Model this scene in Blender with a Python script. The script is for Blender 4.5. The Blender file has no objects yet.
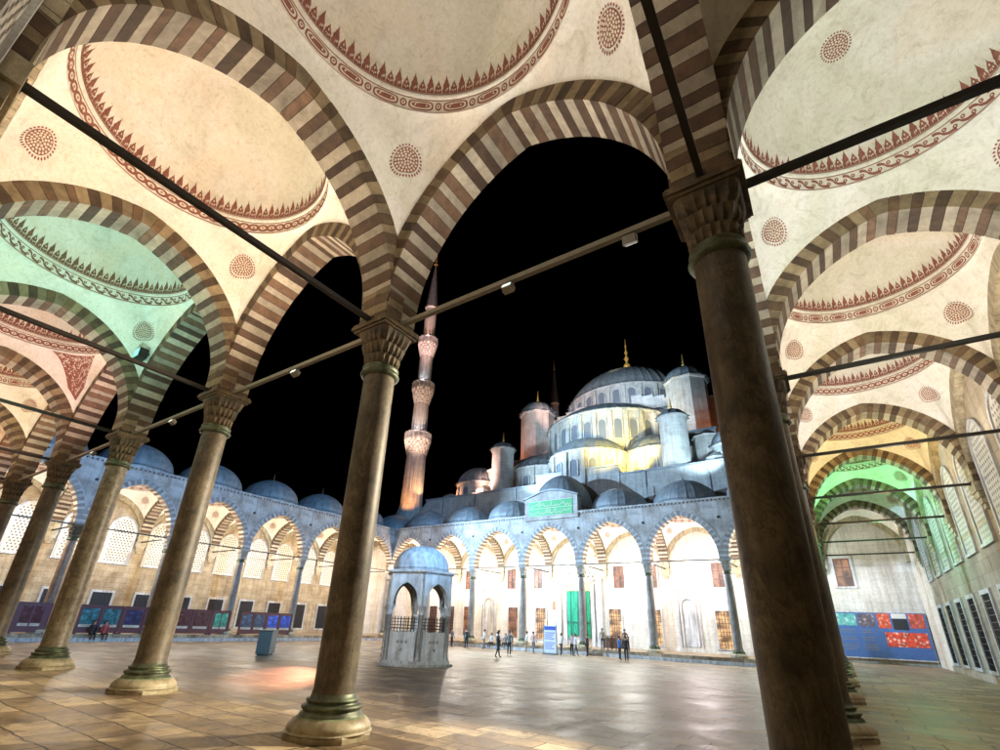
import bpy, bmesh, math, random
from mathutils import Vector, Matrix
PI = math.pi
random.seed(7)
C = bpy.context.scene.collection
scene = bpy.context.scene

# ------------------------------------------------------------------ camera
yaw, pitch, roll = 0.6066, 0.3967, -0.0398
R = Matrix.Rotation(yaw, 3, 'Z') @ Matrix.Rotation(pitch, 3, 'X') @ Matrix.Rotation(roll, 3, 'Y')
right, fwd, up = R.col[0], R.col[1], R.col[2]
cam = bpy.data.cameras.new('camera')
camo = bpy.data.objects.new('camera', cam)
C.objects.link(camo)
M = Matrix((( right[0], up[0], -fwd[0], 0.0),
            ( right[1], up[1], -fwd[1], 0.0),
            ( right[2], up[2], -fwd[2], 1.8214),
            (0, 0, 0, 1)))
camo.matrix_world = M
cam.sensor_width = 36
cam.lens = 477.11 * 36 / 1000
cam.shift_x = (500 - 492.65) / 1000
cam.shift_y = (424.63 - 375) / 1000
cam.clip_start = 0.05
cam.clip_end = 3000
scene.camera = camo

# ------------------------------------------------------------------ night sky
w = bpy.data.worlds.new('World')
scene.world = w
w.use_nodes = True
nt = w.node_tree
sky = nt.nodes.new('ShaderNodeTexSky')
sky.sky_type = 'NISHITA'
sky.sun_disc = False
sky.sun_elevation = math.radians(-7)
sky.sun_rotation = math.radians(200)
bg = nt.nodes['Background']
nt.links.new(sky.outputs[0], bg.inputs[0])
bg.inputs[1].default_value = 0.012
scene.view_settings.view_transform = 'Standard'
scene.view_settings.look = 'None'
scene.view_settings.exposure = 0.0
scene.view_settings.gamma = 1.0
try:
    scene.cycles.use_denoising = True
    scene.cycles.denoiser = 'OPENIMAGEDENOISE'
    scene.cycles.use_light_tree = True
    scene.cycles.max_bounces = 6
    scene.cycles.diffuse_bounces = 4
    scene.cycles.glossy_bounces = 3
    scene.cycles.sample_clamp_indirect = 6
    scene.cycles.caustics_reflective = False
    scene.cycles.caustics_refractive = False
except Exception:
    pass

# ------------------------------------------------------------------ layout (metres)
XC, YC = -0.468, 6.286        # corner column next to the camera
S = 7.0                       # bay spacing
Z0 = 8.02                     # springing (top of the abacus)
CR = 12.2                     # crown of the court arches
CT = 11.78                    # crown of the cross arches
ZSO = 0.16                    # stilt of the court arches
TH = 0.46                     # voussoir depth
ZR = 12.66                    # ring under the dome
ZC = 13.6                     # cornice top
COURT = -0.55
D_NEAR, D_RIGHT, D_FAR, D_LEFT = 6.8, 6.45, 6.3, 6.3

# ------------------------------------------------------------------ tagging helpers
def tag(o, label=None, cat=None, group=None, kind=None):
    if label: o['label'] = label
    if cat: o['category'] = cat
    if group: o['group'] = group
    if kind: o['kind'] = kind
    return o
def empty(name, loc=(0, 0, 0), rz=0.0, parent=None):
    o = bpy.data.objects.new(name, None)
    o.empty_display_size = 0.3
    C.objects.link(o)
    o.location = loc
    o.rotation_euler = (0, 0, rz)
    if parent: o.parent = parent
    return o
def kids(o):
    return [c for c in C.objects if c.parent == o]
def copy_tree(o, parent=None, children=None):
    c = o.copy()
    C.objects.link(c)
    c.parent = parent
    for ch in kids(o):
        copy_tree(ch, c)
    return c

class MB:
    """collects faces for one mesh object"""
    def __init__(self):
        self.v, self.f, self.m, self.s = [], [], [], []
    def add(self, vs, fs, mi=0, smooth=False):
        b = len(self.v)
        self.v += [tuple(p) for p in vs]
        for f in fs:
            self.f.append(tuple(b + i for i in f)); self.m.append(mi); self.s.append(smooth)
    def quad(self, a, b, c, d, mi=0): self.add([a, b, c, d], [(0, 1, 2, 3)], mi)
    def box(self, x0, x1, y0, y1, z0, z1, mi=0):
        self.add([(x0,y0,z0),(x1,y0,z0),(x1,y1,z0),(x0,y1,z0),(x0,y0,z1),(x1,y0,z1),(x1,y1,z1),(x0,y1,z1)],
                 [(0,3,2,1),(4,5,6,7),(0,1,5,4),(1,2,6,5),(2,3,7,6),(3,0,4,7)], mi)
    def bar(self, a, b, r, mi=0, n=4, r2=None, smooth=False, rot=None):
        a, b = Vector(a), Vector(b)
        d = (b - a).normalized()
        t = Vector((0, 0, 1)) if abs(d.z) < 0.9 else Vector((1, 0, 0))
        x = d.cross(t).normalized(); y = d.cross(x)
        r2 = r if r2 is None else r2
        k = 1.4142 if n == 4 else 1.0
        off = PI / 4 if n == 4 else 0
        vs = []
        for (c, rr) in ((a, r), (b, r2)):
            for i in range(n):
                t_ = 2 * PI * i / n + off
                vs.append(c + (x * math.cos(t_) + y * math.sin(t_)) * rr * k)
        fs = [tuple(range(n))[::-1], tuple(range(n, 2 * n))]
        self.add(vs, fs, mi)
        b0 = len(self.v) - 2 * n
        for i in range(n):
            j = (i + 1) % n
            self.f.append((b0 + i, b0 + j, b0 + n + j, b0 + n + i)); self.m.append(mi); self.s.append(smooth)
    def lathe(self, prof, n=32, c=(0, 0), mi=0, smooth=True, t0=0.0, t1=2 * PI, mod=None, cap=False):
        """prof: list of (r, z)"""
        full = abs(t1 - t0 - 2 * PI) < 1e-6
        k = n if full else n + 1
        vs = []
        for (r, z) in prof:
            for i in range(k):
                t = t0 + (t1 - t0) * i / n
                rr = r * (mod(t, z) if mod else 1)
                vs.append((c[0] + rr * math.cos(t), c[1] + rr * math.sin(t), z))
        fs = []
        for j in range(len(prof) - 1):
            for i in range(n):
                i2 = (i + 1) % k if full else i + 1
                fs.append((j * k + i, j * k + i2, (j + 1) * k + i2, (j + 1) * k + i))
        self.add(vs, fs, mi, smooth)
        if cap:
            b = len(self.v) - len(vs)
            self.f.append(tuple(b + i for i in range(k))[::-1]); self.m.append(mi); self.s.append(False)
            self.f.append(tuple(b + (len(prof) - 1) * k + i for i in range(k))); self.m.append(mi); self.s.append(False)
    def prism(self, pts, f0, f1, mi=0):
        """pts polygon; f0,f1 map a 2D point to 3D for both ends"""
        n = len(pts)
        a = [f0(p) for p in pts]; b = [f1(p) for p in pts]
        fs = [tuple(range(n))[::-1], tuple(range(n, 2 * n))] + [(i, (i + 1) % n, n + (i + 1) % n, n + i) for i in range(n)]
        self.add(a + b, fs, mi)
    def build(self, name, mats, parent=None, xf=None, recalc=True):
        me = bpy.data.meshes.new(name)
        vs = [xf(p) for p in self.v] if xf else self.v
        me.from_pydata(vs, [], self.f)
        if not isinstance(mats, (list, tuple)): mats = [mats]
        for m in mats: me.materials.append(m)
        me.polygons.foreach_set('material_index', self.m)
        me.polygons.foreach_set('use_smooth', self.s)
        me.update()
        if recalc:
            bm = bmesh.new(); bm.from_mesh(me)
            bmesh.ops.recalc_face_normals(bm, faces=bm.faces)
            bm.to_mesh(me); bm.free()
        o = bpy.data.objects.new(name, me)
        C.objects.link(o)
        if parent: o.parent = parent
        return o

# ------------------------------------------------------------------ materials
def newmat(name):
    m = bpy.data.materials.new(name); m.use_nodes = True
    n = m.node_tree
    return m, n, n.nodes['Principled BSDF']
def N(nt, t, **kw):
    n = nt.nodes.new(t)
    for k, v in kw.items():
        if k in n.inputs: n.inputs[k].default_value = v
        else: setattr(n, k, v)
    return n
def ramp(nt, fac, stops, interp='LINEAR'):
    r = nt.nodes.new('ShaderNodeValToRGB'); r.color_ramp.interpolation = interp
    e = r.color_ramp.elements
    while len(e) > 1: e.remove(e[-1])
    e[0].position, e[0].color = stops[0][0], (*stops[0][1], 1)
    for p, c in stops[1:]:
        q = e.new(p); q.color = (*c, 1)
    nt.links.new(fac, r.inputs[0])
    return r.outputs[0]
def mix(nt, a, b, fac, mode='MIX'):
    m = nt.nodes.new('ShaderNodeMix'); m.data_type = 'RGBA'; m.blend_type = mode
    for s, v in ((m.inputs['Factor'], fac), (m.inputs['A'], a), (m.inputs['B'], b)):
        if hasattr(v, 'links'): nt.links.new(v, s)
        elif isinstance(v, (int, float)): s.default_value = v
        else: s.default_value = (*v, 1)
    return m.outputs['Result']
def coords(nt, flat=False):
    t = nt.nodes.new('ShaderNodeTexCoord').outputs['Object']
    if not flat: return t
    s = nt.nodes.new('ShaderNodeSeparateXYZ'); nt.links.new(t, s.inputs[0])
    a = nt.nodes.new('ShaderNodeMath'); nt.links.new(s.outputs[0], a.inputs[0]); nt.links.new(s.outputs[1], a.inputs[1])
    c = nt.nodes.new('ShaderNodeCombineXYZ'); nt.links.new(a.outputs[0], c.inputs[0]); nt.links.new(s.outputs[2], c.inputs[1])
    return c.outputs[0]
def noise(nt, vec, scale, detail=5, rough=0.6, dist=0.0):
    n = N(nt, 'ShaderNodeTexNoise', Scale=scale, Detail=detail, Roughness=rough, Distortion=dist)
    nt.links.new(vec, n.inputs['Vector'])
    return n.outputs['Fac']
def bump(nt, bsdf, h, strength=0.3, dist=0.02):
    b = N(nt, 'ShaderNodeBump', Strength=strength, Distance=dist)
    nt.links.new(h, b.inputs['Height']); nt.links.new(b.outputs[0], bsdf.inputs['Normal'])

def speckled(name, base, dark, rough=0.7, scale=2.0, streak=True, island=0.0, metal=0.0, bmp=0.3, fine=True):
    m, nt, p = newmat(name)
    v = coords(nt)
    n1 = noise(nt, v, scale, 6, 0.65, 0.4)
    c = ramp(nt, n1, [(0.32, dark), (0.62, base)])
    if fine:
        n2 = noise(nt, v, scale * 22, 3, 0.7)
        c = mix(nt, c, ramp(nt, n2, [(0.35, (0.55, 0.55, 0.55)), (0.65, (1.1, 1.1, 1.1))]), 0.55, 'MULTIPLY')
    if streak:
        mp = N(nt, 'ShaderNodeMapping'); mp.inputs['Scale'].default_value = (3.2, 3.2, 0.35)
        nt.links.new(v, mp.inputs[0])
        n3 = noise(nt, mp.outputs[0], 1.3, 5, 0.6)
        c = mix(nt, c, ramp(nt, n3, [(0.38, (0.45, 0.42, 0.4)), (0.58, (1, 1, 1))]), 0.7, 'MULTIPLY')
    if 'granite' in name or 'breccia' in name:
        mp2 = N(nt, 'ShaderNodeMapping'); mp2.inputs['Scale'].default_value = (1.5, 1.5, 0.55); nt.links.new(v, mp2.inputs[0])
        nv_ = N(nt, 'ShaderNodeTexNoise', Scale=1.6, Detail=6, Roughness=.6, Distortion=1.8); nt.links.new(mp2.outputs[0], nv_.inputs['Vector'])
        c = mix(nt, c, ramp(nt, nv_.outputs['Fac'], [(0.44, (1, 1, 1)), (0.485, (.42, .38, .34)), (0.50, (1.25, 1.2, 1.1)), (0.54, (1, 1, 1)), (0.66, (.55, .5, .45))]), 0.8, 'MULTIPLY')
    if island:
        g = nt.nodes.new('ShaderNodeNewGeometry')
        c = mix(nt, c, ramp(nt, g.outputs['Random Per Island'], [(0, (1 - island,) * 3), (1, (1 + island * .6,) * 3)]), 1.0, 'MULTIPLY')
    nt.links.new(c, p.inputs['Base Color'])
    p.inputs['Roughness'].default_value = rough
    p.inputs['Metallic'].default_value = metal
    if bmp: bump(nt, p, noise(nt, v, scale * 9, 5, 0.7), bmp, 0.012)
    return m

def ashlar(name, c1, c2, mortar, bw=0.9, bh=0.42, stain=0.6, rough=0.8, msize=0.012):
    m, nt, p = newmat(name)
    v = coords(nt, True)
    b = N(nt, 'ShaderNodeTexBrick', Scale=1.0)
    b.inputs['Brick Width'].default_value = bw; b.inputs['Row Height'].default_value = bh
    b.inputs['Mortar Size'].default_value = msize; b.inputs['Mortar Smooth'].default_value = 0.4
    b.inputs['Color1'].default_value = (*c1, 1); b.inputs['Color2'].default_value = (*c2, 1); b.inputs['Mortar'].default_value = (*mortar, 1)
    nt.links.new(v, b.inputs['Vector'])
    v3 = coords(nt)
    n1 = noise(nt, v3, 0.7, 6, 0.65, 0.5)
    c = mix(nt, b.outputs['Color'], ramp(nt, n1, [(0.35, (0.5, 0.42, 0.34)), (0.6, (1, 1, 1))]), stain, 'MULTIPLY')
    n2 = noise(nt, v3, 9, 5, 0.7)
    c = mix(nt, c, ramp(nt, n2, [(0.3, (0.6, 0.58, 0.56)), (0.62, (1.08, 1.08, 1.08))]), 0.6, 'MULTIPLY')
    mp = N(nt, 'ShaderNodeMapping'); mp.inputs['Scale'].default_value = (2.4, 2.4, 0.18)
    nt.links.new(v3, mp.inputs[0])
    n3 = noise(nt, mp.outputs[0], 1.2, 5, 0.6)
    c = mix(nt, c, ramp(nt, n3, [(0.36, (0.5, 0.47, 0.44)), (0.56, (1, 1, 1))]), 0.45, 'MULTIPLY')
    nt.links.new(c, p.inputs['Base Color'])
    p.inputs['Roughness'].default_value = rough
    h = mix(nt, b.outputs['Fac'], n2, 0.4)
    bb = N(nt, 'ShaderNodeBump', Strength=0.4, Distance=0.02); bb.invert = True
    nt.links.new(h, bb.inputs['Height']); nt.links.new(bb.outputs[0], p.inputs['Normal'])
    return m

def plain(name, col, rough=0.6, metal=0.0, emit=None, es=0.0):
    m, nt, p = newmat(name)
    v = coords(nt)
    c = mix(nt, col, ramp(nt, noise(nt, v, 6, 4), [(0.3, (0.75, 0.75, 0.75)), (0.7, (1.08, 1.08, 1.08))]), 0.7, 'MULTIPLY')
    nt.links.new(c, p.inputs['Base Color'])
    p.inputs['Roughness'].default_value = rough; p.inputs['Metallic'].default_value = metal
    if emit:
        p.inputs['Emission Color'].default_value = (*emit, 1); p.inputs['Emission Strength'].default_value = es
    return m

MT = {}
MT['dark_vous'] = speckled('brown_stone', (0.165, 0.095, 0.055), (0.07, 0.042, 0.027), 0.8, 3.2, False, 0.6)
MT['light_vous'] = speckled('pale_stone', (0.44, 0.385, 0.30), (0.25, 0.215, 0.16), 0.75, 3.2, False, 0.45)
MT['face_dark'] = speckled('face_brown_stone', (0.165, 0.10, 0.052), (0.07, 0.045, 0.025), 0.8, 3.2, False, 0.5)
MT['face_light'] = speckled('face_tan_stone', (0.31, 0.235, 0.135), (0.15, 0.11, 0.06), 0.8, 3.2, False, 0.4)
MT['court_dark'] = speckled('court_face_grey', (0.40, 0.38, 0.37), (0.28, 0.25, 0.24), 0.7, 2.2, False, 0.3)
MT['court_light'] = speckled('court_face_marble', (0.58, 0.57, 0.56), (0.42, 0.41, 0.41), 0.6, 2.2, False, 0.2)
MT['joint'] = plain('dark_joint', (0.06, 0.05, 0.04), 0.9)
MT['marble'] = ashlar('grey_marble_blocks', (0.60, 0.60, 0.60), (0.50, 0.50, 0.51), (0.40, 0.40, 0.40), 1.3, 0.55, 0.75, 0.6, 0.008)
MT['marble_plain'] = speckled('grey_marble', (0.62, 0.62, 0.61), (0.42, 0.42, 0.42), 0.5, 1.4, True, 0, bmp=0.15)
MT['wall_warm'] = ashlar('honey_limestone', (0.50, 0.41, 0.27), (0.40, 0.32, 0.20), (0.22, 0.18, 0.12), 0.95, 0.46, 0.75)
MT['wall_pale'] = ashlar('pale_limestone', (0.64, 0.61, 0.55), (0.57, 0.54, 0.48), (0.44, 0.41, 0.36), 1.5, 0.6, 0.30)
MT['wall_right'] = ashlar('brown_limestone', (0.46, 0.39, 0.29), (0.36, 0.30, 0.21), (0.24, 0.20, 0.15), 1.3, 0.6, 0.6)
MT['hall_stone'] = ashlar('grey_limestone', (0.56, 0.55, 0.53), (0.48, 0.47, 0.45), (0.36, 0.36, 0.35), 0.9, 0.45, 0.45)
MT['granite_brown'] = speckled('brown_granite', (0.20, 0.16, 0.105), (0.04, 0.031, 0.02), 0.5, 1.7, True, 0, bmp=0.22)
MT['granite_spot'] = speckled('mottled_breccia', (0.33, 0.28, 0.20), (0.12, 0.095, 0.06), 0.45, 4.5, True, 0, bmp=0.15)
MT['granite_grey'] = speckled('grey_granite', (0.34, 0.33, 0.31), (0.20, 0.19, 0.18), 0.42, 1.2, True, 0, bmp=0.12)
MT['granite_rose'] = speckled('rose_granite', (0.42, 0.28, 0.19), (0.24, 0.15, 0.10), 0.42, 2.2, True, 0, bmp=0.12)
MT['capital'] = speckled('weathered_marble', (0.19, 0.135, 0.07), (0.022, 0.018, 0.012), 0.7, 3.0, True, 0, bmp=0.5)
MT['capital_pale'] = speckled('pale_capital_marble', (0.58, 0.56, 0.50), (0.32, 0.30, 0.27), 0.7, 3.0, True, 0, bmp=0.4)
MT['bronze'] = speckled('green_bronze', (0.16, 0.20, 0.12), (0.05, 0.05, 0.035), 0.45, 5, True, 0, metal=0.4)
MT['base_stone'] = speckled('worn_base_marble', (0.52, 0.45, 0.30), (0.30, 0.25, 0.15), 0.45, 2.5, True, 0)
MT['verdigris'] = speckled('verdigris_stain', (0.30, 0.40, 0.22), (0.14, 0.20, 0.10), 0.55, 4, True, 0)
MT['iron'] = plain('dark_iron', (0.045, 0.042, 0.038), 0.5, 0.6)
MT['iron_pale'] = plain('weathered_iron', (0.22, 0.20, 0.16), 0.55, 0.3)
MT['red'] = speckled('red_paint', (0.31, 0.115, 0.085), (0.20, 0.072, 0.05), 0.85, 7, False, 0, bmp=0)
MT['brownpaint'] = speckled('brown_paint', (0.24, 0.12, 0.07), (0.15, 0.08, 0.05), 0.85, 7, False, 0, bmp=0)
MT['cream'] = plain('cream_paint', (0.70, 0.62, 0.50), 0.85)
MT['white_plaster'] = plain('white_plaster', (0.58, 0.55, 0.48), 0.8)
MT['black'] = plain('black_shade_print', (0.015, 0.015, 0.018), 0.6)  # flat black: painted shade in dentils and openings, unlit panes, one print
MT['gold'] = plain('gilded_metal', (0.90, 0.55, 0.14), 0.35, 0.35)
MT['wood'] = speckled('red_brown_wood', (0.20, 0.075, 0.04), (0.12, 0.045, 0.025), 0.5, 6, False, 0)
def plaster():
    m, nt, p = newmat('aged_plaster')
    v = coords(nt)
    n1 = noise(nt, v, 0.55, 7, 0.62, 1.2)
    c = ramp(nt, n1, [(0.30, (0.66, 0.63, 0.57)), (0.48, (0.76, 0.735, 0.68)), (0.66, (0.82, 0.80, 0.75))])
    n2 = noise(nt, v, 1.9, 7, 0.72, 2.2)
    c = mix(nt, c, ramp(nt, n2, [(0.33, (0.72, 0.69, 0.60)), (0.5, (1, 1, 1)), (0.70, (0.90, 0.88, 0.84))]), 0.6, 'MULTIPLY')
    n3 = noise(nt, v, 11, 5, 0.7)
    c = mix(nt, c, ramp(nt, n3, [(0.30, (0.78, 0.75, 0.7)), (0.55, (1.02, 1.02, 1.02))]), 0.5, 'MULTIPLY')
    n4 = noise(nt, v, 0.33, 3, 0.5, 0.6)
    c = mix(nt, c, ramp(nt, n4, [(0.40, (0.88, 0.90, 0.83)), (0.5, (1, 1, 1)), (0.6, (1.0, 0.95, 0.88))]), 0.9, 'MULTIPLY')
    # fine dark cracks
    vo = N(nt, 'ShaderNodeTexNoise', Scale=1.1, Detail=3, Distortion=2.5); nt.links.new(v, vo.inputs['Vector'])
    ck = ramp(nt, vo.outputs['Fac'], [(0.489, (1, 1, 1)), (0.496, (0.72, 0.66, 0.58)), (0.503, (1, 1, 1))])
    c = mix(nt, c, ck, 0.6, 'MULTIPLY')
    nt.links.new(c, p.inputs['Base Color'])
    p.inputs['Roughness'].default_value = 0.9
    bump(nt, p, n2, 0.35, 0.03)
    return m
MT['plaster'] = plaster()
def lead():
    m, nt, p = newmat('lead_sheet')
    v = coords(nt)
    n1 = noise(nt, v, 1.5, 5, 0.6)
    c = ramp(nt, n1, [(0.3, (0.20, 0.225, 0.245)), (0.65, (0.36, 0.385, 0.405))])
    nt.links.new(c, p.inputs['Base Color'])
    p.inputs['Roughness'].default_value = 0.5; p.inputs['Metallic'].default_value = 0.25
    bump(nt, p, noise(nt, v, 14, 3), 0.25, 0.02)
    return m
MT['lead'] = lead()
def paving(name, c1, c2, c3, rlo, rhi, bw=1.35, bh=0.72, rotz=0.0):
    m, nt, p = newmat(name)
    t = coords(nt)
    mp = N(nt, 'ShaderNodeMapping'); mp.inputs['Rotation'].default_value = (0, 0, rotz)
    nt.links.new(t, mp.inputs[0]); v = mp.outputs[0]
    # slightly wobbling joints
    nw = N(nt, 'ShaderNodeTexNoise', Scale=1.2, Detail=3); nt.links.new(v, nw.inputs['Vector'])
    va = nt.nodes.new('ShaderNodeVectorMath'); va.operation = 'MULTIPLY_ADD'
    va.inputs[1].default_value = (0.22, 0.22, 0); nt.links.new(nw.outputs['Color'], va.inputs[0]); nt.links.new(v, va.inputs[2])
    b = N(nt, 'ShaderNodeTexBrick', Scale=1.0)
    b.offset = 0.37
    b.inputs['Brick Width'].default_value = bw; b.inputs['Row Height'].default_value = bh
    b.inputs['Mortar Size'].default_value = 0.020; b.inputs['Mortar Smooth'].default_value = 0.5
    b.inputs['Color1'].default_value = (0, 0, 0, 1); b.inputs['Color2'].default_value = (1, 1, 1, 1); b.inputs['Mortar'].default_value = (0.5, 0.5, 0.5, 1)
    nt.links.new(va.outputs[0], b.inputs['Vector'])
    c = ramp(nt, b.outputs['Color'], [(0, c1), (0.45, c2), (0.8, c3), (1, c1)])
    n1 = noise(nt, v, 0.8, 7, 0.65, 0.8)
    c = mix(nt, c, ramp(nt, n1, [(0.36, (0.34, 0.29, 0.25)), (0.6, (1.08, 1.05, 1.0))]), 0.9, 'MULTIPLY')
    n2 = noise(nt, v, 5, 7, 0.78, 0.8)
    c = mix(nt, c, ramp(nt, n2, [(0.32, (0.55, 0.5, 0.46)), (0.6, (1.06, 1.06, 1.06))]), 0.6, 'MULTIPLY')
    n5 = noise(nt, v, 1.7, 6, 0.7, 1.6)
    c = mix(nt, c, ramp(nt, n5, [(0.34, (0.30, 0.24, 0.18)), (0.47, (1, 1, 1))]), 0.75, 'MULTIPLY')
    c = mix(nt, c, (0.035, 0.028, 0.02), b.outputs['Fac'])
    nt.links.new(c, p.inputs['Base Color'])
    r = nt.nodes.new('ShaderNodeMapRange'); r.inputs[1].default_value = 0.35; r.inputs[2].default_value = 0.65
    r.inputs[3].default_value = rlo; r.inputs[4].default_value = rhi
    nt.links.new(n1, r.inputs[0]); nt.links.new(r.outputs[0], p.inputs['Roughness'])
    h = mix(nt, n2, b.outputs['Fac'], 0.5)
    h2 = mix(nt, h, b.outputs['Color'], 0.25)
    bb = N(nt, 'ShaderNodeBump', Strength=0.5, Distance=0.016); bb.invert = True
    nt.links.new(h2, bb.inputs['Height']); nt.links.new(bb.outputs[0], p.inputs['Normal'])
    return m
MT['pave_court'] = paving('court_paving', (0.50, 0.41, 0.30), (0.25, 0.185, 0.12), (0.62, 0.53, 0.41), 0.36, 0.54, 1.45, 0.70)
MT['pave_near'] = paving('gallery_paving', (0.47, 0.37, 0.245), (0.25, 0.18, 0.11), (0.58, 0.47, 0.32), 0.38, 0.56, 1.3, 0.64)

# ------------------------------------------------------------------ ground
gm = MB()
gm.box(-400, 400, -200, 600, -1.2, -0.9)
g = gm.build('ground', plain('outer_ground', (0.10, 0.09, 0.08), 0.9)); tag(g, kind='structure')
XL = XC - 7 * S; YF = YC + 6 * S                # far-left corner column
EDGE = 0.85
cm_ = MB(); cm_.box(XL + EDGE, XC - EDGE, YC + EDGE, YF - EDGE, -0.85, COURT)
o = cm_.build('courtyard_floor', MT['pave_court']); tag(o, kind='structure')
# raised gallery floor: one platform ring with steps round the court
def ring_floor(name, mat):
    m = MB()
    x0, x1, y0, y1 = XL - D_LEFT - .5, XC + D_RIGHT + .5, YC - D_NEAR - .5, YF + D_FAR + .5
    a, b, c, d = XL + EDGE, XC - EDGE, YC + EDGE, YF - EDGE
    m.box(x0, x1, y0, c, -0.85, 0)
    m.box(x0, x1, d, y1, -0.85, 0)
    m.box(x0, a, c, d, -0.85, 0)
    m.box(b, x1, c, d, -0.85, 0)
    return m.build(name, mat)
o = ring_floor('gallery_floor', MT['pave_near']); tag(o, kind='structure')
# marble nosing along the edge and one step below it
m = MB()
a, b, c, d = XL + EDGE, XC - EDGE, YC + EDGE, YF - EDGE
for (q, z0, z1) in ((0.34, COURT, COURT + 0.27), ):
    m.box(a, a + q, c + q, d - q, COURT + .002, z1); m.box(b - q, b, c + q, d - q, COURT + .002, z1)
    m.box(a, b, c, c + q, COURT + .002, z1); m.box(a, b, d - q, d, COURT + .002, z1)
o = m.build('courtyard_step', MT['marble_plain']); tag(o, kind='structure')

# ------------------------------------------------------------------ arches
def curve(half, zs, crown, off, n_arc, z0=Z0, sub=1):
    """points (u,z) from left springing to right springing, offset outward by off"""
    rise = crown - zs
    c = (rise * rise - half * half) / (2 * half)
    Rr = half + c
    amax = math.atan2(rise, c)
    right = []
    k = max(2, n_arc)
    nst = max(1, round((zs - z0) / (Rr * amax / k)))
    for i in range(nst * sub): right.append((half + off, z0 + (zs - z0) * i / (nst * sub)))
    jr = random.Random(k * 7)
    ts = [amax * (i + (jr.uniform(-.16, .16) if 0 < i else 0)) / (k + .5) for i in range(k + 1)] + [amax]
    for i in range(k + 1):
        ns = sub
        for q in range(ns):
            t = ts[i] + (ts[i + 1] - ts[i]) * q / ns
            right.append((-c + (Rr + off) * math.cos(t), zs + (Rr + off) * math.sin(t)))
    # the point where the two outer arcs meet on the axis
    zz = zs + math.sqrt((Rr + off) ** 2 - c * c)
    right.append((0.0, zz))
    left = [(-a, b) for a, b in right]
    return left + right[::-1][1:]
def arch_mesh(name, half, w, lim, n_arc=23, crown=CR, zs=Z0 + ZSO, th=TH, stripes=True, mats=None, court=False):
    """striped arch, local frame: u = x, thickness = y (+-w/2), z up"""
    m = MB()
    SUB = 3
    Pin = curve(half, zs, crown, 0, n_arc, sub=SUB); Pout = curve(half, zs, crown, th, n_arc, sub=SUB)
    rnd = random.Random(3)
    n = len(Pin) - 1
    nb_ = n // SUB; mid = nb_ // 2
    segs = []
    i = 0
    while i < nb_:       # the two half blocks at the crown make one keystone
        if i == mid - 1: segs.append((i * SUB, (i + 2) * SUB)); i += 2
        else: segs.append((i * SUB, (i + 1) * SUB)); i += 1
    for k, (i, j) in enumerate(segs):
        mi = (k % 2) if stripes else 0
        g_ = 0.006
        dz = rnd.uniform(-0.005, 0.005)
        ring = []
        pts_in = [Pin[q] for q in range(i, j + 1)]; pts_out = [Pout[q] for q in range(i, j + 1)]
        def sh(a, b):   # shrink ends for the joint
            d = Vector((b[0] - a[0], b[1] - a[1])); d.normalize(); return d * g_
        s = sh(pts_in[0], pts_in[1]); e = sh(pts_in[-2], pts_in[-1])
        pi = [Vector(q) for q in pts_in]; po = [Vector(q) for q in pts_out]
        pi[0] += s; po[0] += s; pi[-1] -= e; po[-1] -= e
        poly = pi + po[::-1]
        poly = [(max(-lim, min(lim, q[0])), q[1]) for q in poly]
        ww = w / 2 + dz
        m.prism(poly, lambda p: (p[0], -ww, p[1]), lambda p: (p[0], ww, p[1]), mi)
        if stripes:
            nf = len(poly) + 2
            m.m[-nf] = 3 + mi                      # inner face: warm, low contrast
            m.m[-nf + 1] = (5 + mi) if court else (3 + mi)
    # dark core behind the joints
    ci = curve(half, zs, crown, 0.02, n_arc, sub=SUB); co = curve(half, zs, crown, th - 0.02, n_arc, sub=SUB)
    for i in range(n):
        poly = [ci[i], ci[i + 1], co[i + 1], co[i]]
        poly = [(max(-lim + .01, min(lim - .01, q[0])), q[1]) for q in poly]
        ww = w / 2 - 0.02
        m.prism(poly, lambda p: (p[0], -ww, p[1]), lambda p: (p[0], ww, p[1]), 2)
    return m.build(name, mats or [MT['dark_vous'], MT['light_vous'], MT['joint'], MT['face_dark'], MT['face_light'], MT['court_dark'], MT['court_light']], recalc=True)

HX = 3.5 - 0.42      # half span of the court arches
AX = 3.5 - 0.45      # half size of the vault along the wing
def half_depth(D): return (D - 0.45 - 0.30) / 2
W = 0.92
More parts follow.
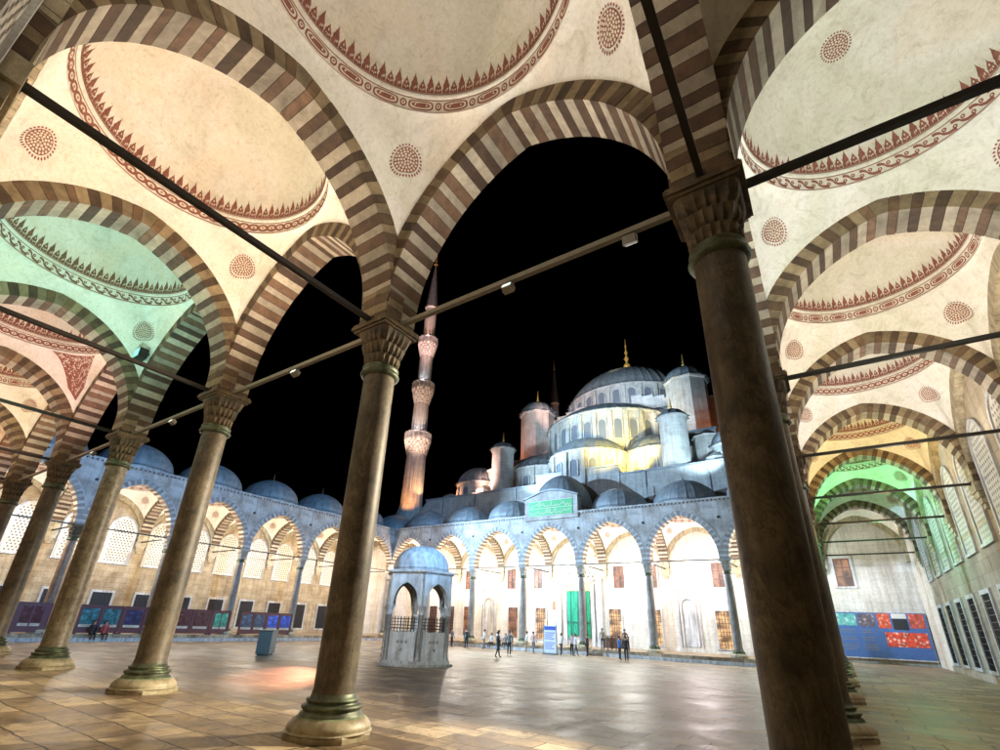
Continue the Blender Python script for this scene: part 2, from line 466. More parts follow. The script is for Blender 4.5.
# ------------------------------------------------------------------ vaults
def bnd(u, half, lim, zs, cr):
    rise = cr - zs
    c = (rise * rise - half * half) / (2 * half); Rr = half + c
    u = min(abs(u), lim)
    return zs + math.sqrt(max(0.01, (Rr + TH) ** 2 - (u + c) ** 2))
class Vault:
    def __init__(s, ax, ay, court=True):
        s.ax, s.ay = ax, ay; s.court = court
        s.rr = min(ax, ay) - 0.12
        s.rd = s.rr - 0.16
        s.zb, s.zd = ZR, ZR + 0.46
    def pend(s, th, t, off=0.0):
        c, n = math.cos(th), math.sin(th)
        dx = s.ax / abs(c) if abs(c) > 1e-9 else 1e9
        dy = s.ay / abs(n) if abs(n) > 1e-9 else 1e9
        ct = (Z0 + .3, CT); cc = (Z0 + ZSO, CR)
        if dx <= dy: d = dx; zb = bnd(d * n, s.ay + 0.03, s.ay, *ct)
        else: d = dy; zb = bnd(d * c, s.ax + 0.03, s.ax, *(cc if (n > 0 and s.court) else ct))
        zb = min(zb, s.zb - 0.02)
        r = d + (s.rr - d) * t
        z = zb + (s.zb - zb) * (1 - (1 - t) ** 1.75)
        z -= off
        return Vector(((r - off * 0.6) * c, (r - off * 0.6) * n, z))
    def pend_xy(s, q, off=0.0):
        th = math.atan2(q.y, q.x); r = math.hypot(q.x, q.y)
        c, n = math.cos(th), math.sin(th)
        d = min(s.ax / max(1e-9, abs(c)), s.ay / max(1e-9, abs(n)))
        return s.pend(th, max(0, min(1, (d - r) / (d - s.rr))), off)
    def dome_xy(s, q, off=0.0):
        th = math.atan2(q.y, q.x); r = min(s.rd * .999, math.hypot(q.x, q.y))
        return s.dome(th, math.acos(r / s.rd) * 2 / PI, off)
    def neck(s, th, t, off=0.0):
        r = s.rr - 0.02 - 0.08 * t - off
        return Vector((r * math.cos(th), r * math.sin(th), s.zb + 0.05 + 0.35 * t))
    def dome(s, th, t, off=0.0):
        a = t * PI / 2
        r = (s.rd - off) * math.cos(a)
        return Vector((r * math.cos(th), r * math.sin(th), s.zd + (s.rd * 0.93 - off) * math.sin(a)))

def rosette(m, f, tc, sc, rad, mi_r, mi_c, off, inv):
    """a painted rosette hugging the surface f(theta, t)"""
    P = f(tc, sc)
    e = 1e-3
    er = Vector((math.cos(tc), math.sin(tc), 0)); et = Vector((-math.sin(tc), math.cos(tc), 0))
    T2 = f(tc, sc + e) - P; slope = abs(T2.z) / max(1e-9, abs(T2.dot(er))); cb = 1 / math.sqrt(1 + slope * slope)
    def at(a, b, o):
        q = Vector((P.x, P.y, 0)) + et * a - er * (b * cb)
        return inv(q, o)
    def disc(a0, b0, r, mi, o, n=10):
        m.add([at(a0 + r * math.cos(2 * PI * i / n), b0 + r * math.sin(2 * PI * i / n), o) for i in range(n)], [tuple(range(n))], mi)
    def wedge(t, r0, r1, hw, mi, o):
        ca, sa = math.cos(t), math.sin(t)
        L = [(r0, -hw * .6), ((r0 + r1) / 2, -hw), (r1, 0), ((r0 + r1) / 2, hw), (r0, hw * .6)]
        m.add([at(a * ca - b * sa, a * sa + b * ca, o) for a, b in L], [(0, 1, 2, 3, 4)], mi)
    n = 30
    for k in range(n): wedge(2 * PI * k / n, rad * .84, rad, rad * .062, mi_r, off)
    # dense inner disc with pale scrolls on top
    for q in range(5):
        r0, r1 = rad * .76 * q / 5, rad * .76 * (q + 1) / 5
        for i in range(28):
            a0, a1 = 2 * PI * i / 28, 2 * PI * (i + 1) / 28
            m.add([at(r0 * math.cos(a0), r0 * math.sin(a0), off), at(r1 * math.cos(a0), r1 * math.sin(a0), off), at(r1 * math.cos(a1), r1 * math.sin(a1), off), at(r0 * math.cos(a1), r0 * math.sin(a1), off)], [(0, 1, 2, 3)] if q else [(1, 2, 3)], mi_r)
    for rr_, nn, sz in ((.64, 20, .075), (.47, 15, .08), (.30, 9, .085)):
        for k in range(nn):
            t = 2 * PI * (k + (.5 if nn == 16 else 0)) / nn
            disc(rad * rr_ * math.cos(t), rad * rr_ * math.sin(t), rad * sz, mi_c, off + 0.009, 6)
    for k in range(5):
        t = 2 * PI * k / 5
        disc(rad * .13 * math.cos(t), rad * .14 * math.sin(t), rad * .07, mi_c, off + 0.009, 6)

def vault_mesh(name, D, style, red_fill=False, rose=(1, 1, 1, 1), oculus=None):
    V = Vault(AX if D is not None else AX, half_depth(D) if D else AX)
    if isinstance(style, tuple): V = Vault(style[1], style[2], False); style = style[0]
    m = MB()
    corner = math.atan2(V.ay, V.ax)
    ths = sorted(set([round(2 * PI * i / 96, 6) for i in range(96)] + [round(q, 6) for c in (corner, PI - corner, PI + corner, 2 * PI - corner) for q in (c - 1e-4, c + 1e-4)]))
    n = len(ths); K = 12
    vs = [V.pend(t, j / K) for j in range(K + 1) for t in ths]
    fs = [(j * n + i, j * n + (i + 1) % n, (j + 1) * n + (i + 1) % n, (j + 1) * n + i) for j in range(K) for i in range(n)]
    m.add(vs, fs, 0, True)
    # cornice ring, neck and dome shell
    rr, rd = V.rr, V.rd
    prof = [(rr, V.zb), (rr - .05, V.zb + .005), (rr - .055, V.zb + .03), (rr - .02, V.zb + .05), (rr - .10, V.zb + .40), (rr - .15, V.zb + .41), (rr - .16, V.zb + .43), (rr - .13, V.zb + .445), (rd, V.zd)]
    m.lathe(prof, 96, mi=0, smooth=False)
    m.lathe([(rd * math.cos(a * PI / 36), V.zd + rd * .93 * math.sin(a * PI / 36)) for a in range(0, 18)] + [(0.01, V.zd + rd * .93)], 96, mi=0)
    # teeth: lobed palmettes on the foot of the dome
    nt_ = 92
    m_r = 1
    A = 2 * PI / nt_
    for k in range(nt_):
        t0 = A * (k + .5)
        big = 1.0 if k % 2 == 0 else 0.74
        h = 0.142 * big
        base = 0.016
        prof = [(-.47, 0), (-.47, .20), (-.36, .34), (-.42, .46), (-.27, .60), (-.20, .72), (-.10, .80), (0, 1.0), (.10, .80), (.20, .72), (.27, .60), (.42, .46), (.36, .34), (.47, .20), (.47, 0)]
        pts = [V.dome(t0 + a * A, base + b * h, 0.010) for a, b in prof]
        m.add(pts, [tuple(range(len(pts)))], m_r)
        # pale cut-outs
        for (ca, cb, ra, rb) in ((0, .55, .10, .10), (-.2, .26, .10, .08), (.2, .26, .10, .08), (0, .20, .05, .12)):
            q = [V.dome(t0 + (ca + ra * math.cos(x)) * A, base + (cb + rb * math.sin(x)) * h, 0.015) for x in [2 * PI * i / 6 for i in range(6)]]
            m.add(q, [tuple(range(6))], 2)
    # band on the neck
    def strip(t0, t1, s0, s1, mi, o, n_=4, f=V.neck):
        for i in range(n_):
            a = t0 + (t1 - t0) * i / n_; b = t0 + (t1 - t0) * (i + 1) / n_
            m.add([f(a, s0, o), f(b, s0, o), f(b, s1, o), f(a, s1, o)], [(0, 1, 2, 3)], mi)
    strip(0, 2 * PI, .006, .013, 1, .010, 96, V.dome)
    strip(0, 2 * PI, .02, .09, 1, .006, 96); strip(0, 2 * PI, .91, .98, 1, .006, 96)
    def ell(f, t, s_, ra, rb, mi, o, n_=16, sq=1.0):
        pts = []
        for i in range(n_):
            x = 2 * PI * i / n_
            c_, s2 = math.cos(x), math.sin(x)
            c_ = math.copysign(abs(c_) ** sq, c_); s2 = math.copysign(abs(s2) ** sq, s2)
            pts.append(f(t + ra * c_, s_ + rb * s2, o))
        m.add(pts, [tuple(range(n_))], mi)
    if style == 0:      # cartouches and small rounds
        nc = 22; A2 = 2 * PI / nc
        for k in range(nc):
            t = A2 * k
            ell(V.neck, t, .5, A2 * .36, .36, 1, .006, 20, .6)
            ell(V.neck, t, .5, A2 * .31, .26, 2, .010, 20, .6)
            ell(V.neck, t, .5, A2 * .26, .19, 1, .014, 16, .8)
            for dx in (-.16, -.05, .05, .16): ell(V.neck, t + A2 * dx, .5, A2 * .025, .09, 2, .018, 6)
            ell(V.neck, t + A2 / 2, .5, A2 * .10, .30, 1, .006, 12)
            ell(V.neck, t + A2 / 2, .5, A2 * .06, .17, 2, .010, 8)
            ell(V.neck, t + A2 / 2, .5, A2 * .03, .08, 1, .014, 6)
    elif style == 1:    # running wave / guilloche
        nc = 46; A2 = 2 * PI / nc
        for k in range(nc):
            t = A2 * k
            pts = [(-.5, .22), (-.1, .25), (.15, .42), (.25, .62), (.42, .74), (.62, .76)]
            for (a0, b0), (a1, b1) in zip(pts, pts[1:]):
                m.add([V.neck(t + A2 * a0, b0 - .12, .006), V.neck(t + A2 * a1, b1 - .12, .006), V.neck(t + A2 * a1, b1 + .10, .006), V.neck(t + A2 * a0, b0 + .10, .006)], [(0, 1, 2, 3)], 1)
            ell(V.neck, t + A2 * .02, .62, A2 * .13, .15, 1, .006, 8)
            ell(V.neck, t + A2 * .02, .62, A2 * .05, .06, 2, .010, 6)
            ell(V.neck, t + A2 * .52, .38, A2 * .13, .15, 1, .006, 8)
            ell(V.neck, t + A2 * .52, .38, A2 * .05, .06, 2, .010, 6)
    else:               # interlaced chain
        nc = 64; A2 = 2 * PI / nc
        for k in range(nc):
            t = A2 * k
            ell(V.neck, t, .5, A2 * .62, .33, 1, .006 + .002 * (k % 2), 12)
            ell(V.neck, t, .5, A2 * .34, .17, 2, .011, 10)
            ell(V.neck, t, .5, A2 * .12, .07, 1, .014, 6)
    # crown rosette
    rosette(m, lambda t, s_, o=0.0: V.dome(t, s_, o), 0.3, 0.80, 0.34, 1, 2, .010, V.dome_xy)
    # rosettes on the pendentives
    corners = [corner, PI - corner, PI + corner, 2 * PI - corner]
    for q, c in enumerate(corners):
        if rose[q] and not red_fill: rosette(m, V.pend, c, 0.52, 0.385, 1, 2, 0.016, V.pend_xy)
    if red_fill:
        rr_ = random.Random(5)
        for c in corners:
            span = 0.33
            K2 = 16
            for j in range(K2):     # red ground between two borders
                s0, s1 = .14 + .78 * j / K2, .14 + .78 * (j + 1) / K2
                def hw(s_): return span * (0.16 + .84 * s_ ** 1.1)
                for i in range(6):
                    a, b = -1 + i / 3, -1 + (i + 1) / 3
                    m.add([V.pend(c + a * hw(s0), s0, .012), V.pend(c + b * hw(s0), s0, .012), V.pend(c + b * hw(s1), s1, .012), V.pend(c + a * hw(s1), s1, .012)], [(0, 1, 2, 3)], 1)
            for k in range(150):
                s_ = rr_.uniform(.2, .88); a = rr_.uniform(-.9, .9)
                t = c + a * hw(s_); an = rr_.uniform(0, PI); L = rr_.uniform(.04, .09)
                e = 1e-3
                P = V.pend(t, s_); l1 = ((V.pend(t + e, s_) - P) / e).length; l2 = ((V.pend(t, s_ + e) - P) / e).length
                pts = []
                for i in range(7):
                    x = an + i * .45; r1 = L
                    pts.append((t + r1 * math.cos(x) / l1, s_ + r1 * math.sin(x) / l2))
                for (p0, p1) in zip(pts, pts[1:]):
                    w_ = .012
                    m.add([V.pend(p0[0] - w_ / l1, p0[1] - w_ / l2, .018), V.pend(p1[0] - w_ / l1, p1[1] - w_ / l2, .018), V.pend(p1[0] + w_ / l1, p1[1] + w_ / l2, .018), V.pend(p0[0] + w_ / l1, p0[1] + w_ / l2, .018)], [(0, 1, 2, 3)], 2)
    return m, V
VM = {}
def vault(kind, D, red='red', **kw):
    key = (kind, D, red, tuple(sorted(kw.items())))
    if key not in VM:
        m, V = vault_mesh('vault', D, kind, **kw)
        o = m.build('vault', [MT['plaster'], MT[red], MT['cream']], recalc=False)
        VM[key] = o.data
        bpy.data.objects.remove(o)
    return VM[key]

# lead dome outside, with its finial
def ribbed(nr, amp=0.022): return lambda t, z: 1 + amp * (max(0, math.cos(t * nr)) ** 12)
def lead_dome_mesh(r=3.12, zb=ZC, rise=3.0, pointy=0.16, nr=24, ribs=96):
    m = MB()
    m.lathe([(r + .16, zb), (r + .16, zb + .10), (r + .06, zb + .14), (r + .06, zb + .30)], ribs, mi=1, smooth=False)
    prof = [(r + .14, zb + .30), (r + .14, zb + .36)]
    for a in range(0, 19):
        t = a * PI / 36
        rr = r * math.cos(t) ** (1.0 + pointy)
        prof.append((max(rr, .02), zb + .36 + (rise - .36) * math.sin(t)))
    m.lathe(prof, ribs * 2, mi=0, mod=ribbed(nr))
    return m
def finial_mesh(z, h, r):
    m = MB()
    k = h
    prof = [(r * 1.6, 0), (r * .8, .08), (r * .35, .16), (r * .9, .22), (r * .95, .27), (r * .3, .33), (r * .28, .38), (r * .7, .44), (r * .3, .51), (r * .2, .56), (r * .5, .61), (r * .18, .67), (r * .15, .75), (r * .3, .79), (r * .1, .84), (.01, 1.0)]
    m.lathe([(a, z + b * k) for a, b in prof], 12)
    return m

# ------------------------------------------------------------------ windows (shared meshes; local frame x across, y outward of wall toward viewer = -y, z up)
def pointed(hw, z0, z1, n=8):
    """outline of a pointed-arch opening, width 2*hw, spring height so the arch rises 1.15*hw"""
    zs = z1 - 1.1 * hw
    pts = curve(hw, zs, z1, 0, n, z0=z0)
    return pts
def lattice_window(hw, z0, z1, name='window'):
    """returns frame mesh builder and grille mesh builder, sits on y=0 wall plane, sticks out to -y"""
    fr = MB()
    P = pointed(hw, z0, z1); Q = curve(hw, z1 - 1.1 * hw, z1, 0.16, 8, z0=z0)
    n = len(P)
    for i in range(n - 1):
        fr.prism([P[i], P[i + 1], Q[i + 1], Q[i]], lambda p: (p[0], -0.10, p[1]), lambda p: (p[0], 0.02, p[1]))
    fr.box(-hw - .2, hw + .2, -.12, .02, z0 - .14, z0)
    gr = MB()
    gr.add([(p[0], -0.035, p[1]) for p in P] , [tuple(range(n))], 0)
    # flat dark hexagons painting the shade of the lattice holes
    pitch = 0.27
    zs = z1 - 1.1 * hw
    def inside(x, z):
        if z < z0 + .16 or abs(x) > hw - .14: return False
        if z <= zs: return True
        h = z1 - zs; c = (h * h - hw * hw) / (2 * hw); r = hw + c
        return (abs(x) + c) ** 2 + (z - zs) ** 2 < (r - .15) ** 2
    row = 0; z = z0 + .2
    while z < z1:
        x = -hw - (pitch / 2 if row % 2 else 0)
        while x < hw + pitch:
            if inside(x, z):
                gr.add([(x + .072 * math.cos(PI / 6 + k * PI / 3), -0.042, z + .072 * math.sin(PI / 6 + k * PI / 3)) for k in range(6)], [tuple(range(6))], 1)
            x += pitch
        z += pitch * .866; row += 1
    return fr, gr
def rect_window(hw, z0, z1, nx=4, nz=6, r=.016):
    fr = MB()
    for (a, b, c, d) in ((-hw - .18, -hw, z0, z1), (hw, hw + .18, z0, z1), (-hw - .18, hw + .18, z1, z1 + .2), (-hw - .22, hw + .22, z0 - .16, z0)):
        fr.box(a, b, -.10, .02, c, d)
    pane = MB(); pane.box(-hw, hw, -.02, .01, z0, z1)
    gr = MB()
    for i in range(1, nx): gr.bar((-hw + 2 * hw * i / nx, -.06, z0), (-hw + 2 * hw * i / nx, -.06, z1), r)
    for j in range(1, nz): gr.bar((-hw, -.065, z0 + (z1 - z0) * j / nz), (hw, -.065, z0 + (z1 - z0) * j / nz), r)
    if nx == 2:
        for x in (-hw + .05, hw - .05): gr.box(x - .05, x + .05, -.075, -.02, z0, z1)
        for z in (z0 + .05, z1 - .05): gr.box(-hw, hw, -.078, -.02, z - .05, z + .05)
    return fr, pane, gr
def glow_mat(name, col, st, dark=(0.3, 0.1, 0.04)):
    m, nt, p = newmat(name)
    v = coords(nt)
    n1 = noise(nt, v, 1.1, 2, 0.5)
    c = ramp(nt, n1, [(0.40, tuple(q * .12 for q in col)), (0.62, col)])
    p.inputs['Base Color'].default_value = (0.05, 0.03, 0.02, 1)
    nt.links.new(c, p.inputs['Emission Color']); p.inputs['Emission Strength'].default_value = st
    return m
MT['glow_warm'] = glow_mat('lit_interior_warm', (1.0, 0.62, 0.28), 1.2)
MT['glow_dim'] = glow_mat('lit_interior_dim', (0.8, 0.34, 0.14), 0.5)
LW = lattice_window(1.02, 5.9, 10.1)
def data_of(mb, mats, name):
    o = mb.build(name, mats); d = o.data; bpy.data.objects.remove(o); return d
LWf = data_of(LW[0], MT['marble_plain'], 'frame'); LWg = data_of(LW[1], [MT['white_plaster'], plain('lattice_hole_shade', (0.10, 0.085, 0.06), .4)], 'grille')
RW = {}
for key, (hw, z0, z1, nx, nz, rr_) in {'low': (.78, .55, 3.25, 7, 9, .016), 'side': (.80, 0.6, 4.0, 7, 11, .016), 'up': (.62, 6.1, 8.5, 2, 3, .045), 'far': (.68, .45, 3.9, 5, 9, .022)}.items():
    a_, b_, c_ = rect_window(hw, z0, z1, nx, nz, rr_)
    RW[key] = (data_of(a_, MT['marble_plain'], 'frame'), b_, data_of(c_, MT['wood'] if key in ('up', 'far') else MT['iron'], 'grille'))
def obj(name, data, parent, loc=(0, 0, 0), rz=0.0):
    o = bpy.data.objects.new(name, data); C.objects.link(o); o.parent = parent
    o.location = loc; o.rotation_euler = (0, 0, rz); return o

PANE = {}
def window(parent, kind, loc, rz, pane='black', label=None):
    """kind 'lattice' or a key of RW"""
    if kind == 'lattice':
        w_ = obj('window', LWf, parent, loc, rz); obj('grille', LWg, w_)
    else:
        f, b_, g_ = RW[kind]
        w_ = obj('window', f, parent, loc, rz)
        if (kind, pane) not in PANE: PANE[(kind, pane)] = data_of(b_, MT[pane], 'pane')
        obj('pane', PANE[(kind, pane)], w_); obj('grille', g_, w_)
    if label: w_['label'] = label
    return w_

# ------------------------------------------------------------------ arcade wings
A_COURT = arch_mesh('arch', HX, W, 3.497, court=True)
A_COURT_D = A_COURT.data; bpy.data.objects.remove(A_COURT)
TR = {}
def trans_data(D):
    if D not in TR:
        h = half_depth(D) + .03
        o = arch_mesh('arch', h, W, h + .42 - .003, crown=CT, zs=Z0 + .3, n_arc=22); TR[D] = o.data; bpy.data.objects.remove(o)
    return TR[D]
WALLARCH = {}
def wall_arch_data(h):
    if h not in WALLARCH:
        o = arch_mesh('wall_arch', h, .30, h + .42 - .003, crown=CT, zs=Z0 + .3, stripes=False, mats=[MT['base_stone'], MT['base_stone'], MT['joint']]); WALLARCH[h] = o.data; bpy.data.objects.remove(o)
    return WALLARCH[h]
def spandrel_data(n_arc=23):
    """court-facing wall of one bay above its arch: local x in +-3.5, thickness y 0.03..0.44"""
    m = MB()
    P = curve(HX, Z0 + ZSO, CR, TH + .004, n_arc)
    P = [p for p in P if abs(p[0]) < 3.495]
    zt = ZC - .3
    P = [(-3.5, P[0][1] - .05)] + P + [(3.5, P[-1][1] - .05)]
    for a, b in zip(P, P[1:]):
        m.prism([a, b, (b[0], zt), (a[0], zt)], lambda p: (p[0], .0, p[1]), lambda p: (p[0], .425, p[1]))
    # thin hood moulding that follows the arch
    H1 = curve(HX, Z0 + ZSO, CR, TH + .01, n_arc); H2 = curve(HX, Z0 + ZSO, CR, TH + .09, n_arc)
    for i in range(len(H1) - 1):
        q = [H1[i], H1[i + 1], H2[i + 1], H2[i]]
        if max(abs(t[0]) for t in q) > 3.45: continue
        m.prism(q, lambda p: (p[0], .42, p[1]), lambda p: (p[0], .475, p[1]), 1)
    return data_of(m, [MT['marble'], MT['marble_plain']], 'spandrel_wall')
SPAN = spandrel_data()
m = MB()
for i in range(10): m.prism([(0, 0)] + [(.13 * math.cos(2 * PI * k / 10), .13 * math.sin(2 * PI * k / 10)) for k in (i, i + 1)], lambda p: (p[0], .42, p[1]), lambda p: (p[0], .50, p[1]))
BOSS = data_of(m, MT['iron'], 'iron_boss')
LEAD = data_of(lead_dome_mesh(), [MT['lead'], MT['marble_plain']], 'lead_dome')
FIN_S = data_of(finial_mesh(0, .95, .10), MT['iron_pale'], 'finial')
def roof_data(ax0, ax1, ay0, ay1, rh=3.0):
    """square roof slab with a round opening for the dome shell; local origin at the dome axis"""
    m = MB()
    n = 64
    def edge(t):
        c, s = math.cos(t), math.sin(t)
        dx = (ax1 / c if c > 0 else ax0 / c) if abs(c) > 1e-9 else 1e9
        dy = (ay1 / s if s > 0 else ay0 / s) if abs(s) > 1e-9 else 1e9
        d = min(abs(dx), abs(dy)); return (d * c, d * s)
    ts = sorted([2 * PI * i / n for i in range(n)] + [math.atan2(b, a) % (2 * PI) for a in (ax0, ax1) for b in (ay0, ay1)])
    for i in range(len(ts)):
        a, b = ts[i], ts[(i + 1) % len(ts)]
        if abs(a - b) < 1e-5: continue
        q = [(rh * math.cos(a), rh * math.sin(a)), (rh * math.cos(b), rh * math.sin(b)), edge(b), edge(a)]
        m.prism(q, lambda p: (p[0], p[1], ZC - .18), lambda p: (p[0], p[1], ZC - .01))
    return data_of(m, MT['lead'], 'roof_slab')
ROOF = {}

def cornice(parent, L, name='cornice'):
    m = MB()
    m.box(0, L, .30, .62, ZC - .16, ZC)
    m.box(0, L, .30, .54, ZC - .30, ZC - .16)
    x = .12
    while x < L - .12:
        m.box(x, x + .12, .54, .58, ZC - .29, ZC - .17, 1); x += .36  # black boxes paint the small shadow dots under the cornice
    return m.build(name, [MT['marble_plain'], MT['black']], parent)

def wing(label, origin, rz, nb, D, styles, wallmat, span_rev=False, reds=None):
    """arcade wing in a local frame: x along the wing, court towards +y, wall towards -y; column line on y=0"""
    t = empty('arcade', (origin[0], origin[1], 0), rz)
    tag(t, label, 'arcade', 'vaulted arcades round the courtyard')
    hd = half_depth(D)
    vy = -(0.45 + hd)
    for k in range(nb):
        cx = S * k + 3.5
        obj('arch', A_COURT_D, t, (cx, 0, 0))
        obj('spandrel_wall', SPAN, t, (cx, 0, 0))
        st = styles[k]
        v = obj('vault', vault(st[0], D, st[1], **(st[2] if len(st) > 2 else {})), t, (cx, vy, 0))
        key = (D, 'm')
        if key not in ROOF: ROOF[key] = roof_data(-3.5, 3.5, -(D + .5 + vy), .3 - vy)
        obj('roof_slab', ROOF[key], t, (cx, vy, 0))
        if not (D == D_FAR and nb == 7 and k == 3):
            ld = obj('lead_dome', LEAD, t, (cx, vy, 0)); obj('finial', FIN_S, ld, (0, 0, ZC + 2.93))
        obj('wall_arch', wall_arch_data(HX), t, (cx, -(D - .15), 0))
    for k in range(nb + 1):
        x = S * k
        obj('arch', trans_data(D), t, (x, vy, 0), PI / 2)
        if 0 < k < nb: obj('iron_boss', BOSS, t, (x, 0, 11.75))
    co = cornice(t, nb * S)
    # back wall
    m = MB(); m.box(0, nb * S, -D - .7, -D, -.6, ZC - .2)
    m.box(0, nb * S, -D - .002, -D + .10, -.0, .38)
    bw = m.build('back_wall', wallmat, t)
    return t

def corner_bay(parent, x0, y0, dx, dy, style, red='red'):
    """corner bay: from column at local (x0,y0), spanning dx (along) and dy (signed)"""
    ax, ay = (abs(dx) - .75) / 2, (abs(dy) - .75) / 2
    cx = x0 + math.copysign(.45 + ax, dx); cy = y0 + math.copysign(.45 + ay, dy)
    key = ('c', style, ax, ay, red)
    if key not in VM:
        m, V = vault_mesh('vault', None, (style, ax, ay))
        VM[key] = data_of(m, [MT['plaster'], MT[red], MT['cream']], 'vault')
    obj('vault', VM[key], parent, (cx, cy, 0))
    a0, a1 = (x0 + (0 if dx > 0 else dx - .5)) - cx, (x0 + (dx + .5 if dx > 0 else 0)) - cx
    b0, b1 = (y0 + (0 if dy > 0 else dy - .5)) - cy, (y0 + (dy + .5 if dy > 0 else 0)) - cy
    obj('roof_slab', roof_data(a0, a1, b0, b1), parent, (cx, cy, 0))
    ld = obj('lead_dome', LEAD, parent, (cx, cy, 0)); obj('finial', FIN_S, ld, (0, 0, ZC + 2.93))
    obj('wall_arch', wall_arch_data(ax + .03), parent, (cx, y0 + dy - math.copysign(.15, dy), 0))
    obj('wall_arch', wall_arch_data(ay + .03), parent, (x0 + dx - math.copysign(.15, dx), cy, 0), PI / 2)
    return cx, cy

# near wing: runs to the left (-x) from the corner column; local x = -world x, local y = ... mirrored, so use rz=pi with court at -y -> build with scale
# A wing's local +y must face the court.  near: court is world +y, along = world +x  (rz=0), origin at far-left column
r_ = 'red'; b_ = 'brownpaint'
near = wing('long arcade nearest the viewer, brown striped arches under peach and teal lit vaults',
            (XL, YC), 0.0, 7, D_NEAR,
            [(0, r_), (2, r_), (0, r_), (2, r_, {'red_fill': True}), (1, b_), (2, r_), (0, r_)], MT['wall_warm'])
# right: court is world -x ; local +y = -x  -> rz = +90deg: local x -> world +y, local y -> world -x
right_w = wing('arcade receding on the right with vaults lit white, orange and green',
               (XC, YC), PI / 2, 6, D_RIGHT,
               [(1, r_), (0, r_), (2, r_), (2, r_), (1, b_), (0, r_)], MT['wall_right'])
# far: court is world -y : rz = pi : local x -> world -x
far = wing('blue lit arcade across the courtyard below the big domes, portal in its middle',
           (XC, YF), PI, 7, D_FAR, [(0, r_)] * 7, MT['wall_pale'])
# left: court is world +x : rz=-90deg : local x -> world -y, origin at far-left
left_w = wing('arcade on the left side of the courtyard with honey stone wall behind poster boards',
              (XL, YF), -PI / 2, 6, D_LEFT, [(0, r_)] * 6, MT['wall_warm'])

# corner bays (own parts of the near / far wings), in local frames
def wall_box(parent, x0, x1, y0, y1, z0, z1, mat, name='back_wall'):
    m = MB(); m.box(x0, x1, y0, y1, z0, z1); return m.build(name, mat, parent)
L7 = 7 * S
# near-right corner (camera stands here): near local x=L7.. ; world x from XC to XC+D_RIGHT
corner_bay(near, L7, 0, D_RIGHT, -D_NEAR, 0)
wall_box(near, L7, L7 + D_RIGHT + .7, -D_NEAR - .7, -D_NEAR, -.6, ZC - .2, MT['wall_warm'])
wall_box(near, L7 + D_RIGHT, L7 + D_RIGHT + .7, -D_NEAR + .001, -.001, -.6, ZC - .2, MT['wall_warm'])
corner_bay(near, 0, 0, -D_LEFT, -D_NEAR, 0)
wall_box(near, -D_LEFT - .7, 0, -D_NEAR - .7, -D_NEAR, -.6, ZC - .2, MT['wall_warm'])
wall_box(near, -D_LEFT - .7, -D_LEFT, -D_NEAR + .001, -.001, -.6, ZC - .2, MT['wall_warm'])
# far wing local: x 0 = right corner column (world XC); beyond it x<0 is the right corner
corner_bay(far, 0, 0, -D_RIGHT, -D_FAR, 0)
wall_box(far, -D_RIGHT - .7, 0, -D_FAR - .7, -D_FAR, -.6, ZC - .2, MT['wall_pale'])
wall_box(far, -D_RIGHT - .7, -D_RIGHT, -D_FAR + .001, -.001, -.6, ZC - .2, MT['wall_pale'])
corner_bay(far, L7, 0, D_LEFT, -D_FAR, 0)
wall_box(far, L7, L7 + D_LEFT + .7, -D_FAR - .7, -D_FAR, -.6, ZC - .2, MT['wall_pale'])
wall_box(far, L7 + D_LEFT, L7 + D_LEFT + .7, -D_FAR + .001, -.001, -.6, ZC - .2, MT['wall_pale'])

# windows of the wings (local frame: wall face y=-D, room side +y -> mesh sticks to -y, so turn by pi)
for k in range(7):
    for dx in (1.75, 5.25):
        window(near, 'lattice', (S * k + dx, -D_NEAR, 0), PI)
        window(near, 'low', (S * k + dx, -D_NEAR, 0), PI)
for k in range(6):
    for dx in (1.75, 5.25):
        window(right_w, 'lattice', (S * k + dx, -D_RIGHT, 0), PI)
        window(right_w, 'side', (S * k + dx, -D_RIGHT, 0), PI)
        window(left_w, 'lattice', (S * k + dx, -D_LEFT, 0), PI)
        if not (k == 0 and dx < 3): window(left_w, 'low', (S * k + dx, -D_LEFT, 0), PI)
# far wall windows, local x = XC - world x
for wx, pane in ((-20.4, 'glow_warm'), (-16.1, 'glow_warm'), (-9.4, 'glow_warm'), (-4.6, 'glow_dim'), (-29.7, 'glow_warm'), (-33.6, 'glow_dim'), (-40.6, 'glow_dim'), (-43.6, 'black'), (-46.6, 'black')):
    window(far, 'far', (XC - wx, -D_FAR, 0), PI, pane)
for wx in (-19.7, -16.1, -9.3, -4.6, 1.1, -30.0, -33.9, -40.6, -45.0):
    window(far, 'up', (XC - wx, -D_FAR, 0), PI, 'glow_dim')
